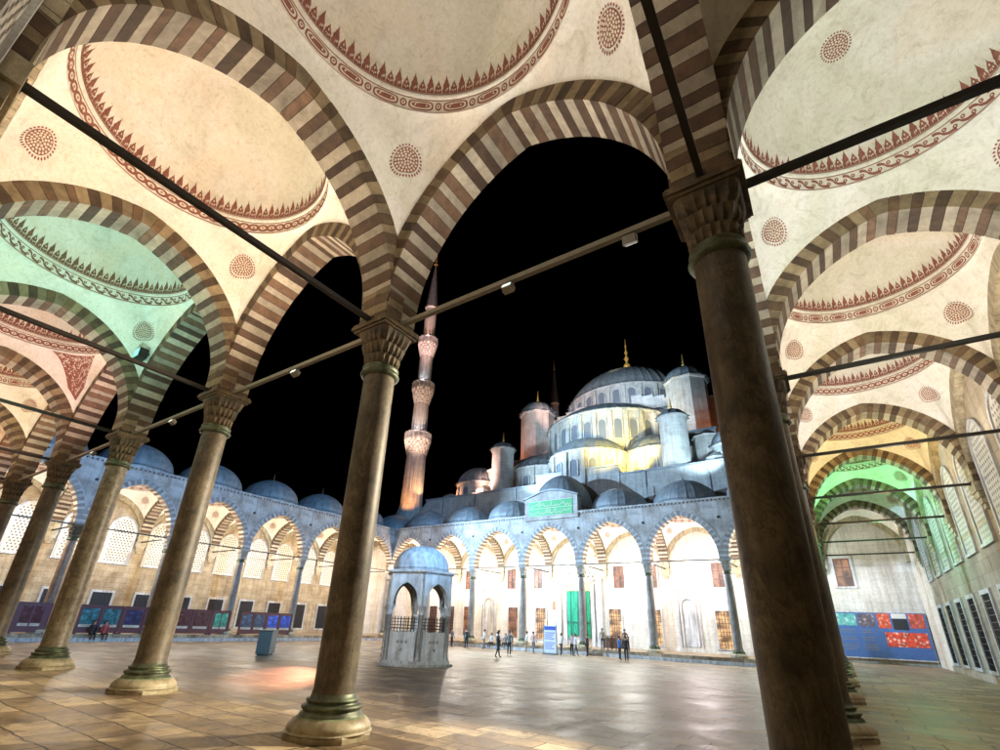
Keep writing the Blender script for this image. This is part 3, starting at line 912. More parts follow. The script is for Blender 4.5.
# tall niches in the far wall
def niche():
    m = MB(); m2 = MB()
    P = pointed(.62, .5, 5.0)
    for i in range(len(P) - 1):
        m2.prism([P[i], P[i + 1], (P[i + 1][0] * 1.28, P[i + 1][1] + .12), (P[i][0] * 1.28, P[i][1] + .12)], lambda p: (p[0], -.16, p[1]), lambda p: (p[0], .02, p[1]))
    m2.box(-1.1, -.95, -.1, .02, .38, 5.9); m2.box(.95, 1.1, -.1, .02, .38, 5.9); m2.box(-1.1, 1.1, -.1, .02, 5.9, 6.05)
    # concave back
    n = 10
    for i in range(n):
        a0, a1 = PI * i / n, PI * (i + 1) / n
        m.add([(.62 * math.cos(a0), -.01 - .06 * math.sin(a0), .5), (.62 * math.cos(a1), -.01 - .06 * math.sin(a1), .5), (.62 * math.cos(a1), -.01 - .06 * math.sin(a1), 4.35 + .5 * math.sin(a1)), (.62 * math.cos(a0), -.01 - .06 * math.sin(a0), 4.35 + .5 * math.sin(a0))], [(0, 1, 2, 3)], 0)
    return data_of(m2, MT['marble_plain'], 'niche'), data_of(m, MT['marble_plain'], 'niche_back')
NI = niche()
for wx in (-12.6, -37.3):
    q = obj('niche', NI[0], far, (XC - wx, -D_FAR, 0), PI); obj('niche_back', NI[1], q)
# portal: frame, green curtain, inscription
PX = 24.2
m = MB()
for s in (-1, 1):
    m.box(PX + s * 2.55 - .35, PX + s * 2.55 + .35, -D_FAR, -D_FAR + .28, .0, 9.2)
    m.box(PX + s * 1.72 - .22, PX + s * 1.72 + .22, -D_FAR, -D_FAR + .20, .0, 6.6)
m.box(PX - 2.9, PX + 2.9, -D_FAR, -D_FAR + .32, 9.2, 9.6)
m.box(PX - 1.94, PX + 1.94, -D_FAR, -D_FAR + .22, 6.9, 7.1)
for j in range(5):     # muqarnas hood tiers
    w_ = 1.9 - .34 * j
    for i in range(7 - j):
        x = PX - w_ + 2 * w_ * (i + .5) / (7 - j)
        m.add([(x - .24, -D_FAR + .28, 7.2 + .36 * j + .34), (x + .24, -D_FAR + .28, 7.2 + .36 * j + .34), (x, -D_FAR + .06, 7.2 + .36 * j), (x - .24, -D_FAR, 7.2 + .36 * j + .34), (x + .24, -D_FAR, 7.2 + .36 * j + .34)], [(0, 1, 2), (0, 2, 3), (1, 4, 2), (0, 3, 4, 1)])
po = m.build('portal', MT['marble_plain'], far)
m = MB(); m.box(PX - 1.45, PX + 1.45, -D_FAR, -D_FAR + .10, 5.85, 6.8)
m.build('inscription_panel', [plain('yellow_gilding', (0.62, 0.50, 0.16), .5)], po)
m = MB(); n = 40
vs = []
for i in range(n + 1):
    x = PX - 1.42 + 2.84 * i / n; y = -D_FAR + .22 + .05 * math.sin(i * 1.7) + .02 * math.sin(i * .6)
    bt = 1.0 + .35 * abs(math.sin(i / n * PI)) ** .5 - .3
    vs += [(x, y, 5.8), (x, y, bt)]
m.add(vs, [(2 * i, 2 * i + 1, 2 * i + 3, 2 * i + 2) for i in range(n)], 0, True)
m.add([(v[0], v[1] - .02, v[2]) for v in vs], [(2 * i, 2 * i + 1, 2 * i + 3, 2 * i + 2) for i in range(n)], 0, True)
for x in (PX - .95, PX + .95, PX): m.box(x - .05, x + .05, -D_FAR + .29, -D_FAR + .31, 1.2, 5.8, 1)
m.box(PX - 1.42, PX + 1.42, -D_FAR + .30, -D_FAR + .315, 2.35, 2.5, 1)
m.build('green_curtain', [speckled('green_cloth', (0.02, 0.42, 0.25), (0.012, 0.28, 0.17), .8, 3, True, 0, bmp=0), plain('dark_green_trim', (.01, .12, .08), .8)], po)

# raised portal block over the middle bay of the far wing with a green inscription
m = MB()
P = curve(HX, Z0 + .55, CR, TH + .1, 17)
pts = [(PX - 3.3, 13.62), (PX + 3.3, 13.62), (PX + 3.3, 15.35), (PX + 1.2, 16.05), (PX, 16.2), (PX - 1.2, 16.05), (PX - 3.3, 15.35)]
m.prism(pts, lambda p: (p[0], -.4, p[1]), lambda p: (p[0], .66, p[1]))
m.box(PX - 3.3, PX + 3.3, .45, .64, 12.95, 13.62)
pb = m.build('portal_block', MT['marble'], far)
m = MB()
q = [(PX - 3.45, 15.37), (PX + 3.45, 15.37), (PX + 3.45, 15.5), (PX + 1.25, 16.22), (PX, 16.38), (PX - 1.25, 16.22), (PX - 3.45, 15.5)]
m.prism([(PX - 3.45, 15.36), (PX - 1.2, 16.08), (PX, 16.23), (PX + 1.2, 16.08), (PX + 3.45, 15.36), (PX + 3.45, 15.52), (PX + 1.25, 16.24), (PX, 16.4), (PX - 1.25, 16.24), (PX - 3.45, 15.52)], lambda p: (p[0], -.45, p[1]), lambda p: (p[0], .82, p[1]))
m.build('coping', MT['lead'], pb)
m = MB(); m.box(PX - 2.75, PX + 2.75, .66, .70, 13.35, 15.1)
ins = m.build('inscription_panel', [speckled('green_enamel', (0.08, 0.52, 0.20), (0.05, 0.40, 0.15), .5, 3, False, 0, bmp=0)], pb)
m = MB(); rr = random.Random(11)
def stroke(m, pts, w0, y, mi=0):
    for i, ((a, b), (c, d)) in enumerate(zip(pts, pts[1:])):
        L = math.hypot(c - a, d - b) or 1e-3
        nx, nz = -(d - b) / L, (c - a) / L
        wa = w0 * (.55 + .45 * math.sin(PI * i / max(1, len(pts) - 1))); wb = w0 * (.55 + .45 * math.sin(PI * (i + 1) / max(1, len(pts) - 1)))
        m.add([(a + nx * wa, y, b + nz * wa), (c + nx * wb, y, d + nz * wb), (c - nx * wb, y, d - nz * wb), (a - nx * wa, y, b - nz * wa)], [(0, 1, 2, 3)], mi)
yi = .705
for row, zc_ in enumerate((14.66, 13.84)):
    x = PX - 2.5
    while x < PX + 2.4:
        k = rr.random()
        if k < .35:      # tall upright
            stroke(m, [(x, zc_ - .25), (x + .03, zc_ + .05), (x + .01, zc_ + .34)], .035, yi); x += .16
        elif k < .7:     # sweeping bowl
            stroke(m, [(x + .42 * t, zc_ - .05 - .2 * math.sin(PI * t)) for t in [i / 6 for i in range(7)]], .04, yi)
            stroke(m, [(x + .1, zc_ + .12), (x + .14, zc_ + .16)], .035, yi); x += .38
        else:            # loop with tail
            stroke(m, [(x + .12 + .1 * math.cos(t), zc_ + .04 + .1 * math.sin(t)) for t in [i * .8 for i in range(9)]], .03, yi)
            stroke(m, [(x + .2, zc_ - .02), (x + .38, zc_ - .08), (x + .5, zc_ + .02)], .035, yi); x += .44
m.build('calligraphy', MT['cream'], ins)
m = MB()
for (a, b, c, d) in ((PX - 2.75, PX + 2.75, 14.2, 14.26), (PX - 2.75, PX + 2.75, 13.35, 13.4), (PX - 2.75, PX + 2.75, 15.05, 15.1)): m.box(a, b, .70, .712, c, d)
m.build('border', MT['cream'], ins)
# higher dome over the portal
pd = data_of(lead_dome_mesh(3.5, 14.2, 4.8, .08, 28), [MT['lead'], MT['marble_plain']], 'lead_dome')
ld = obj('lead_dome', pd, far, (24.5, -3.2, 0)); obj('finial', FIN_S, ld, (0, 0, 18.9)); ld['label'] = 'taller lead dome over the portal bay'
m = MB(); m.lathe([(3.7, ZC - .005), (3.7, 14.2)], 8, c=(24.5, -3.2), smooth=False, t0=PI / 8, t1=2 * PI + PI / 8)
m.build('dome_drum', MT['marble'], far)

# ------------------------------------------------------------------ columns
def capital_mesh():
    m = MB()
    n = 120
    zs0, zs1 = 6.98, 7.82
    tiers = 3
    rings = []
    def sq(t, h):      # rounded square radius
        c, s = abs(math.cos(t)), abs(math.sin(t))
        return h / ((c ** 7 + s ** 7) ** (1 / 7))
    K = tiers * 6
    for j in range(K + 1):
        f = j / K
        z = zs0 + (zs1 - zs0) * f
        tier = min(tiers - 1, int(f * tiers)); lf = f * tiers - tier
        for i in range(n):
            t = 2 * PI * i / n
            g_ = f ** 1.4
            base = (1 - g_) * .37 + g_ * sq(t, .47)
            ph = (i / n * 20 + (tier % 2) * .5) % 1.0
            nich = abs(ph - .5) * 2          # 0 centre of a niche, 1 rib
            depth = .065 * (1 - nich ** 2) * (1 - lf * .9) + .025 * (lf < .15)
            rings.append(((base - depth) * math.cos(t), (base - depth) * math.sin(t), z))
    fs = [(j * n + i, j * n + (i + 1) % n, (j + 1) * n + (i + 1) % n, (j + 1) * n + i) for j in range(K) for i in range(n)]
    m.add(rings, fs, 0, False)
    for (h, a, b) in ((.50, 7.82, 7.88), (.545, 7.88, 7.97), (.52, 7.97, 8.025)):
        m.box(-h, h, -h, h, a, b)
    return m
CAPM = capital_mesh()
CAP = {k: data_of(CAPM, MT[k], 'capital') for k in ('capital', 'capital_pale')}
m = MB(); m.lathe([(.345, 6.74), (.40, 6.76), (.425, 6.81), (.40, 6.86), (.36, 6.88), (.385, 6.92), (.40, 6.95), (.37, 6.99), (.34, 7.0)], 40)
COLLAR = data_of(m, MT['bronze'], 'collar_ring')
m = MB(); m.lathe([(.62, .31), (.60, .36), (.55, .385), (.545, .41), (.585, .43), (.585, .465), (.53, .485), (.49, .50), (.485, .52), (.515, .54), (.51, .565), (.45, .58), (.43, .64), (.40, .68)], 48)
RINGS = data_of(m, MT['bronze'], 'foot_rings')
m = MB()
m.lathe([(.86, -.0), (.86, .075), (.83, .10)], 8, smooth=False, t0=PI / 8, t1=2 * PI + PI / 8)
m.lathe([(.83, .10), (.80, .115), (.79, .13), (.80, .15), (.78, .20), (.72, .26), (.66, .30), (.625, .31)], 48)
m.lathe([(.668, .295), (.63, .312), (.60, .33)], 48, mi=1)
m.lathe([(.84, .099), (.3, .1)], 8, t0=PI / 8, t1=2 * PI + PI / 8)
BASE = data_of(m, [MT['base_stone'], MT['verdigris']], 'base')
def shaft(rb, rt):
    m = MB()
    m.lathe([(rb + .02, .58), (rb + .015, .66), (rb, .72)] + [(rb + (rt - rb) * ((j / 8) ** 1.25), .72 + 6.05 * j / 8) for j in range(1, 9)], 48)
    return m
SH = {}
for k in ('granite_brown', 'granite_spot', 'granite_grey', 'granite_rose'): SH[k] = data_of(shaft(.35, .33), MT[k], 'shaft')
for d_ in (RINGS, BASE):
    for v_ in d_.vertices: v_.co.x *= .86; v_.co.y *= .86
SH['corner'] = data_of(shaft(.355, .345), MT['granite_brown'], 'shaft')
words_ = ['first', 'second', 'third', 'fourth', 'fifth', 'sixth', 'seventh']
kindw = {'granite_brown': 'brown granite', 'granite_spot': 'mottled beige', 'granite_grey': 'grey granite', 'granite_rose': 'rose brown granite', 'corner': 'brown granite'}
def column(x, y, kind, label, group, pale=False):
    t = empty('column', (x, y, 0)); tag(t, label, 'column', group)
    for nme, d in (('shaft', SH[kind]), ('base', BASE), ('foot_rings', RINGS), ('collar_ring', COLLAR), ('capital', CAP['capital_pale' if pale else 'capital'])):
        obj(nme, d, t)
    return t
G = 'columns of the courtyard arcades'
column(XC, YC, 'corner', 'huge leaning brown column in the foreground, darkest and nearest of all', G)
nk = ['granite_brown', 'granite_brown', 'granite_spot', 'granite_brown', 'granite_brown', 'granite_brown']
nl = ['tall brown column with black shaded left half, next left of the huge foreground column',
      'greenish brown column third from the right in the near row, bare night sky on both sides',
      'mottled beige column with speckled shaft in the near row, left of the greenish brown one',
      'dark brown column with heavy shade, left of the mottled beige one in the near row',
      'brown column cut by the left edge of the picture, sixth of the near row',
      'seventh column of the near row, just beyond the left picture edge']
for i in range(6): column(XC - S * (i + 1), YC, nk[i], nl[i], G)
column(XL, YC, 'granite_rose', 'corner column where the near arcade meets the left arcade', G)
for j in range(1, 6):
    column(XC, YC + S * j, 'granite_brown', '%s column behind the huge foreground column in the right arcade' % words_[j - 1], G)
    lk = 'granite_rose' if j == 1 else 'granite_grey'
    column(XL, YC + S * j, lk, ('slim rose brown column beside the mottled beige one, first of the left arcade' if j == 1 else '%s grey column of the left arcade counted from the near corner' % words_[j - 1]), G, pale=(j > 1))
column(XC, YF, 'granite_grey', 'far right corner column of the courtyard, under the green lit bay', G, True)
for i in range(1, 7):
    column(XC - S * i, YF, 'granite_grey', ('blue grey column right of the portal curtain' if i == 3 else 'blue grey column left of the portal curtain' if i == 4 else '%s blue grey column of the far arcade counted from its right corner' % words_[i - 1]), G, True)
column(XL, YF, 'granite_grey', 'far left corner column of the courtyard behind the fountain', G, True)

# ------------------------------------------------------------------ tie rods
def rod(a, b, label, group='iron tie rods between arches', pale=False, r=.05):
    m = MB()
    a, b = Vector(a), Vector(b)
    mid = (a + b) / 2; d = (b - a)
    L = d.length
    m.bar((-L / 2, 0, 0), (L / 2, 0, 0), r)
    for s in (-1, 1): m.box(s * L / 2 - .03, s * L / 2 + .03, -r * 1.6, r * 1.6, -r * 1.6, r * 1.6)
    o = m.build('tie_rod', MT['iron_pale'] if pale else MT['iron'])
    o.location = mid; o.rotation_euler = (0, 0, math.atan2(d.y, d.x))
    tag(o, ' '.join(label.split()[:16]), 'tie rod', group)
    return o
ZT = 8.02
lab_n = ['pale tie rod from the huge foreground column leftward across the black sky', 'pale tie rod between the second and third near columns', 'pale tie rod between the third and mottled beige near columns', 'pale tie rod left of the mottled beige column', 'pale tie rod beyond the fifth near column', 'tie rod near the left picture edge', 'last tie rod of the near arcade']
for i in range(7): rod((XC - S * i - .5, YC, ZT), (XC - S * (i + 1) + .5, YC, ZT), lab_n[i], pale=True)
for i in range(8):
    x = XC - S * i
    rod((x, YC - .5, ZT), (x, YC - D_NEAR + .30, ZT), ('thick black tie rod running from the huge column straight overhead' if i == 0 else 'long dark tie rod from the second near column up to the top left wall' if i == 1 else 'dark cross rod of the near arcade at its %s column' % words_[min(i, 6)] if i < 7 else 'dark cross rod at the far end of the near arcade'))
for j in range(7):
    y = YC + S * j
    rod((XC + .5, y, ZT), (XC + D_RIGHT - .30, y, ZT), ('thick black tie rod crossing the top right of the picture' if j == 0 else 'dark cross rod number %s deeper in the right arcade' % words_[j - 1].replace('first', 'one').replace('second', 'two').replace('third', 'three').replace('fourth', 'four').replace('fifth', 'five').replace('sixth', 'six')))
    rod((XL - .5, y, ZT), (XL - D_LEFT + .30, y, ZT), 'cross rod of the left arcade at its %s column from the near corner' % words_[j])
    if j < 6:
        rod((XC, y + .5, ZT), (XC, y + S - .5, ZT), 'court side rod of the right arcade in its %s bay' % words_[j])
        rod((XL, y + .5, ZT), (XL, y + S - .5, ZT), 'court side rod of the left arcade in its %s bay from the near corner' % words_[j])
for i in range(7):
    rod((XC - S * i - .5, YF, ZT), (XC - S * (i + 1) + .5, YF, ZT), 'court side rod of the far arcade in its %s bay from the right' % words_[i])
for i in range(8):
    x = XC - S * i
    rod((x, YF + .5, ZT), (x, YF + D_FAR - .30, ZT), 'cross rod of the far arcade at the portal end' if i == 3 else 'cross rod of the far arcade, %s from the right corner' % (words_ + ['eighth'])[i])

# corbels under the wall ends of the transverse arches
m = MB()
for (h, a, b) in ((.46, 7.62, 8.02), (.38, 7.38, 7.62), (.28, 7.15, 7.38), (.18, 6.95, 7.15)):
    m.box(-h, h, 0, .30 * h / .46 + .02, a, b)
CORB = data_of(m, MT['base_stone'], 'corbel')
for t, nb, D in ((near, 7, D_NEAR), (right_w, 6, D_RIGHT), (far, 7, D_FAR), (left_w, 6, D_LEFT)):
    for k in range(nb + 1): obj('corbel', CORB, t, (S * k, -D, 0))

# ------------------------------------------------------------------ fountain kiosk
FX, FY = -21.7, 23.9
def fountain():
    t = empty('fountain_kiosk', (FX, FY, COURT), 0.32)
    tag(t, 'small six sided marble fountain kiosk with ribbed dome standing alone in the courtyard', 'fountain')
    t.scale = (.86, .86, .88)
    Rf = 2.35
    m = MB(); m.lathe([(Rf + .55, 0), (Rf + .55, .16)], 6, smooth=False, cap=True); m.lathe([(Rf + .32, .16), (Rf + .32, .34)], 6, smooth=False, cap=True)
    m.build('step', MT['marble_plain'], t)
    V6 = [(Rf * math.cos(PI / 3 * k), Rf * math.sin(PI / 3 * k)) for k in range(6)]
    m = MB(); m.lathe([(.24, .34), (.24, .50), (.19, .56), (.17, .62), (.16, 3.0), (.19, 3.04), (.17, 3.1)], 20)
    m.lathe([(.172, .9), (.19, .92), (.19, .97), (.172, .99)], 20); 
    cd = data_of(m, MT['granite_grey'], 'pillar')
    m = MB(); m.lathe([(.17, 3.1), (.20, 3.16), (.18, 3.2), (.27, 3.55), (.29, 3.62)], 16); m.box(-.27, .27, -.27, .27, 3.62, 3.72)
    kd = data_of(m, MT['marble_plain'], 'capital')
    for k, (x, y) in enumerate(V6):
        p_ = obj('pillar', cd, t, (x, y, 0), PI / 3 * k); obj('capital', kd, p_)
    L = Rf
    half = L / 2 - .28
    m = MB()
    P = curve(half, 3.95, 5.15, 0, 8, z0=3.72)
    P2 = [(-L / 2, 3.72)] + P + [(L / 2, 3.72)]
    for a, b in zip(P2, P2[1:]): m.prism([a, b, (b[0], 5.75), (a[0], 5.75)], lambda p: (p[0], -.14, p[1]), lambda p: (p[0], .14, p[1]))
    Q = curve(half, 3.95, 5.15, .14, 8, z0=3.72)
    for i in range(len(P) - 1): m.prism([P[i], P[i + 1], Q[i + 1], Q[i]], lambda p: (p[0], -.19, p[1]), lambda p: (p[0], .135, p[1]))
    ad = data_of(m, MT['marble_plain'], 'arch_panel')
    m = MB(); m.box(-L / 2 + .22, L / 2 - .22, -.10, .10, .34, 2.05)
    m.box(-L / 2 + .34, L / 2 - .34, -.13, -.10, .5, .62); m.box(-L / 2 + .34, L / 2 - .34, -.13, -.10, 1.75, 1.87)
    m.box(-L / 2 + .34, -L / 2 + .46, -.13, -.10, .62, 1.75); m.box(L / 2 - .46, L / 2 - .34, -.13, -.10, .62, 1.75)
    for dx in (-.3, 0, .3):
        m.lathe([(.10, 0)] , 8) if False else None
        for k in range(8):
            a0, a1 = 2 * PI * k / 8, 2 * PI * (k + 1) / 8
            m.prism([(dx, 1.45), (dx + .10 * math.cos(a0), 1.45 + .10 * math.sin(a0)), (dx + .10 * math.cos(a1), 1.45 + .10 * math.sin(a1))], lambda p: (p[0], -.125, p[1]), lambda p: (p[0], -.1, p[1]), 1)
    bd = data_of(m, [MT['marble_plain'], MT['granite_grey']], 'basin_panel')
    m = MB()      # pierced grille above the basin
    for i in range(1, 8):
        x = -L / 2 + .2 + (L - .4) * i / 8
        m.bar((x, 0, 2.05), (x, 0, 3.0), .018)
    for i in range(1, 5): m.bar((-L / 2 + .2, 0, 2.05 + .2 * i), (L / 2 - .2, 0, 2.05 + .2 * i), .018)
    gd = data_of(m, MT['iron'], 'grille')
    for k in range(6):
        a = PI / 3 * k + PI / 6
        r = Rf * math.cos(PI / 6)
        x, y = r * math.cos(a), r * math.sin(a)
        obj('arch_panel', ad, t, (x, y, 0), a + PI / 2); b = obj('basin_panel', bd, t, (x, y, 0), a + PI / 2); obj('grille', gd, b)
        tp = MB(); tp.bar((0, -.1, 1.0), (0, -.28, .98), .03, n=8); tp.bar((0, -.26, 1.0), (0, -.28, .88), .025, n=8)
        tp.build('tap', MT['bronze'], b)
    m = MB(); m.lathe([(Rf + .16, 5.75), (Rf + .34, 5.86), (Rf + .36, 5.98), (Rf + .10, 6.02), (0.01, 6.03)], 6, smooth=False)
    m.lathe([(Rf + .2, 5.74), (0.01, 5.74)], 6, smooth=False)
    m.build('cornice', MT['marble_plain'], t)
    m = MB()
    prof = [(1.98, 6.02), (1.98, 6.2), (2.02, 6.22)] + [(2.0 * math.cos(a * PI / 28) ** .9, 6.24 + 1.62 * math.sin(a * PI / 28)) for a in range(0, 14)] + [(.03, 7.86)]
    m.lathe(prof, 120, mod=ribbed(12, .035))
    d = m.build('dome', MT['lead'], t); 
    d.data.materials[0] = speckled('pale_lead', (0.50, 0.53, 0.56), (0.36, 0.39, 0.42), .5, 2, True, 0)
    obj('finial', data_of(finial_mesh(7.8, .8, .09), MT['iron_pale'], 'finial'), d)
    m = MB(); m.lathe([(.5, .3), (.5, 1.9), (.62, 2.0), (.62, 2.1), (.2, 2.2), (.14, 2.9), (.3, 3.1), (.02, 3.2)], 16)
    m.build('spout_pillar', MT['marble_plain'], t)
fountain()

# ------------------------------------------------------------------ poster boards on the left, banners on the right
MT['maroon'] = plain('maroon_board', (0.11, 0.025, 0.03), .45)
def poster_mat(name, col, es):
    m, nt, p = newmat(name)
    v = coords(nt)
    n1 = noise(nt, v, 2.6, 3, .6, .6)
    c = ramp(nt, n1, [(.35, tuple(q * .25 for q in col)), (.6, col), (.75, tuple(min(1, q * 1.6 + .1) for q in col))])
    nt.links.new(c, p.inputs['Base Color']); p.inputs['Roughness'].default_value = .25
    nt.links.new(c, p.inputs['Emission Color']); p.inputs['Emission Strength'].default_value = es  # prints given a glow of their own, light put into the material
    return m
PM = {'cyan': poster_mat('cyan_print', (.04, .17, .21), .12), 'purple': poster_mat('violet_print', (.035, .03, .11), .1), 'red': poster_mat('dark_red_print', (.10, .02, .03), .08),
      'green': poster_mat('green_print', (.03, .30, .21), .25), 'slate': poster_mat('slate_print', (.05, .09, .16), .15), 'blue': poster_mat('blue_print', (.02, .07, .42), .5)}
bx = XL + EDGE - .35
def board(y0, y1, cols, label):
    t = empty('poster_board', (bx, (y0 + y1) / 2, 0)); tag(t, label, 'poster board', 'maroon poster boards along the left arcade')
    L = y1 - y0
    m = MB(); m.box(-.06, .06, -L / 2, L / 2, .08, 2.12)
    for y in (-L / 2 + .1, L / 2 - .1): m.box(-.25, .25, y - .05, y + .05, 0, .08)
    m.box(.06, .10, -L / 2, L / 2, 2.02, 2.12); m.box(.06, .10, -L / 2, L / 2, .08, .16)
    for y in (-L / 2, 0, L / 2): m.box(.06, .10, y - .045, y + .045, .16, 2.02)
    m.build('panel', MT['maroon'], t)
    n = len(cols)
    for i, c in enumerate(cols):
        w_ = L / n; yc_ = L / 2 - w_ * (i + .5) if False else -L / 2 + w_ * (i + .5)
        h = min(w_ * .38, .62)
        q = MB(); q.box(.06, .085, yc_ - h, yc_ + h, .72, 1.85)
        po_ = q.build('poster', PM[c], t)
        q = MB(); q.box(.06, .09, yc_ - h, yc_ + h, .50, .68)
        for r_i in range(2): q.box(.09, .092, yc_ - h * .8, yc_ + h * (.7 - .3 * r_i), .62 - .07 * r_i, .64 - .07 * r_i, 1)
        q.box(.085, .088, yc_ - h * .35, yc_ + h * .35, 1.0, 1.55, 2)
        q.build('caption_strip', [MT['cream'], MT['iron'], PM[c]], t)
board(11.4, 13.4, ['red'], 'single framed poster board near the left picture edge')
board(15.2, 18.1, ['cyan', 'cyan'], 'maroon board with two cyan blue posters right of the mottled column')
board(18.2, 21.3, ['purple', 'purple'], 'maroon board with two dark violet posters')
board(22.0, 25.4, ['red', 'red'], 'maroon board with two dark red posters right of the greenish brown column')
board(25.5, 27.2, ['green'], 'maroon board with one bright green poster')
board(28.3, 31.0, ['slate', 'slate'], 'maroon board with two slate grey posters')
board(31.1, 34.0, ['blue', 'blue'], 'maroon board with two bright blue posters, rightmost of the row')

def banner():
    x0, x1, y = XC + .2, 5.85, YF + D_FAR - .30
    t = empty('photo_banner', ((x0 + x1) / 2, y, 0)); tag(t, 'long blue exhibition banner with red and teal photographs at the end of the right arcade', 'banner')
    L = x1 - x0
    blue = plain('banner_blue', (.06, .13, .33), .5); 
    m = MB(); m.box(-L / 2, L / 2, -.03, .03, .45, 3.95); m.box(-L / 2 - .05, L / 2 + .05, -.05, .05, .36, .45, 1); m.box(-L / 2 - .05, L / 2 + .05, -.05, .05, 3.95, 4.02, 1)
    for s in (-L / 2, 0, L / 2): m.box(s - .04, s + .04, .03, .08, 0, 4.0, 1)
    m.build('banner_cloth', [blue, MT['marble_plain']], t)
    def pic(name, a, b, c, d, col, col2, sc):
        mm, nt, p = newmat(name)
        v = coords(nt); vo = N(nt, 'ShaderNodeTexVoronoi', Scale=sc); nt.links.new(v, vo.inputs['Vector'])
        n1 = noise(nt, v, 3, 5, .7, 1)
        c1 = mix(nt, ramp(nt, vo.outputs['Distance'], [(.1, col2), (.45, col)]), ramp(nt, n1, [(.35, (.25, .2, .2)), (.6, (1.2, 1.1, 1.1))]), .8, 'MULTIPLY')
        nt.links.new(c1, p.inputs['Base Color']); p.inputs['Roughness'].default_value = .4
        q = MB(); q.box(-L / 2 + a * L, -L / 2 + b * L, -.04, -.03, c, d)
        return q.build('photograph', mm, t)
    pic('teal_tile_photo', .01, .24, 2.9, 3.85, (.12, .42, .40), (.5, .75, .65), 2.2)
    pic('dark_portrait_photo', .26, .45, 2.85, 3.85, (.12, .11, .14), (.45, .38, .40), 3)
    pic('red_interior_photo', .48, .62, 2.75, 3.9, (.62, .10, .05), (.85, .5, .35), 4)
    pic('red_medallion_photo', .82, .98, 2.8, 3.9, (.50, .09, .06), (.8, .45, .3), 3)
    pic('red_crowd_photo', .53, .97, 1.35, 2.45, (.66, .08, .04), (.9, .65, .55), 3.4)
    q = MB(); q.box(-L / 2 + .64 * L, -L / 2 + .80 * L, -.04, -.03, 2.65, 3.5)
    q.build('photograph', MT['black'], t)
    q = MB(); q.box(-L / 2 + .64 * L, -L / 2 + .80 * L, -.04, -.03, 3.52, 3.9)
    q.build('title_strip', MT['white_plaster'], t)
    q = MB(); rr = random.Random(4)
    for (a, b) in ((.03, .22), (.27, .43)):
        for k in range(9):
            z = 2.55 - .19 * k
            if k in (2, 5): continue
            q.box(-L / 2 + a * L, -L / 2 + (b - rr.uniform(0, .05)) * L, -.036, -.031, z, z + .05)
    q.build('text_lines', MT['iron_pale'], t)
banner()

# ------------------------------------------------------------------ the mosque
MX, MY = -24.97, 81.0
mos = empty('mosque', (MX, MY, 0)); tag(mos, 'great stone mosque rising behind the far arcade with a cascade of lead domes', 'mosque')
def mpart(name, mb, mats, parent=None): return mb.build(name, mats, parent or mos)
HS = MT['hall_stone']
# front wall with parapet (local coords: y = world y - MY)
fy = YF + D_FAR + .72 - MY
m = MB()
m.box(-25.5, 25.5, fy, fy + 1.2, 13.2, 19.4)
m.box(-5.7, 5.9, fy - .12, fy + 1.3, 13.2, 20.6)
m.box(-25.6, -5.7, fy - .15, fy + 1.3, 19.4, 19.62, 1); m.box(5.9, 25.6, fy - .15, fy + 1.3, 19.4, 19.62, 1); m.box(-5.85, 6.05, fy - .28, fy + 1.4, 20.6, 20.82, 1)
for x in (-22, -16, -9, 9, 16, 22): m.box(x - .08, x + .08, fy - .14, fy, 13.2, 19.4, 1)     # drain pipes
for x in (-13.6, -8.7, 9.0, 13.8): m.box(x - .9, x + .9, fy - .10, fy - .0, 13.2, 17.4)
mpart('front_wall', m, [HS, MT['lead']])
m = MB(); m.box(-25.5, 25.5, fy + 1.21, 26, 2, 18.6); mpart('hall_body', m, HS)
for s in (-1, 1):      # sloping buttress at each end
    m = MB(); m.prism([(25.5, 13.2), (28.6, 13.2), (28.6, 15.6), (25.5, 19.2)], lambda p: (s * p[0], fy, p[1]), lambda p: (s * p[0], fy + 3, p[1])); mpart('end_buttress', m, HS)

def arched_opening(m, x, y, z, w_, h, ang, depth=.12, mi=0):
    ca, sa = math.cos(ang), math.sin(ang)
    P = [(-w_ / 2, 0), (-w_ / 2, h - w_ / 2)] + [(-w_ / 2 * math.cos(a), h - w_ / 2 + w_ / 2 * math.sin(a)) for a in [PI * i / 6 for i in range(1, 6)]] + [(w_ / 2, h - w_ / 2), (w_ / 2, 0)]
    m.prism(P, lambda p: (x + p[0] * -sa, y + p[0] * ca, z + p[1]), lambda p: (x + p[0] * -sa + depth * ca, y + p[0] * ca + depth * sa, z + p[1]), mi)
def frame_opening(m, x, y, z, w_, h, ang, t_=.14, depth=.16, mi=0):
    ca, sa = math.cos(ang), math.sin(ang)
    def out(g):
        return [(-w_ / 2 - g, 0), (-w_ / 2 - g, h - w_ / 2)] + [(-(w_ / 2 + g) * math.cos(a), h - w_ / 2 + (w_ / 2 + g) * math.sin(a)) for a in [PI * i / 6 for i in range(1, 6)]] + [(w_ / 2 + g, h - w_ / 2), (w_ / 2 + g, 0)]
    A, B = out(0), out(t_)
    for i in range(len(A) - 1):
        m.prism([A[i], A[i + 1], B[i + 1], B[i]], lambda p: (x + p[0] * -sa, y + p[0] * ca, z + p[1]), lambda p: (x + p[0] * -sa + depth * ca, y + p[0] * ca + depth * sa, z + p[1]), mi)
MT['dark_glass'] = plain('dark_window_glass', (0.17, 0.18, 0.21), .4)
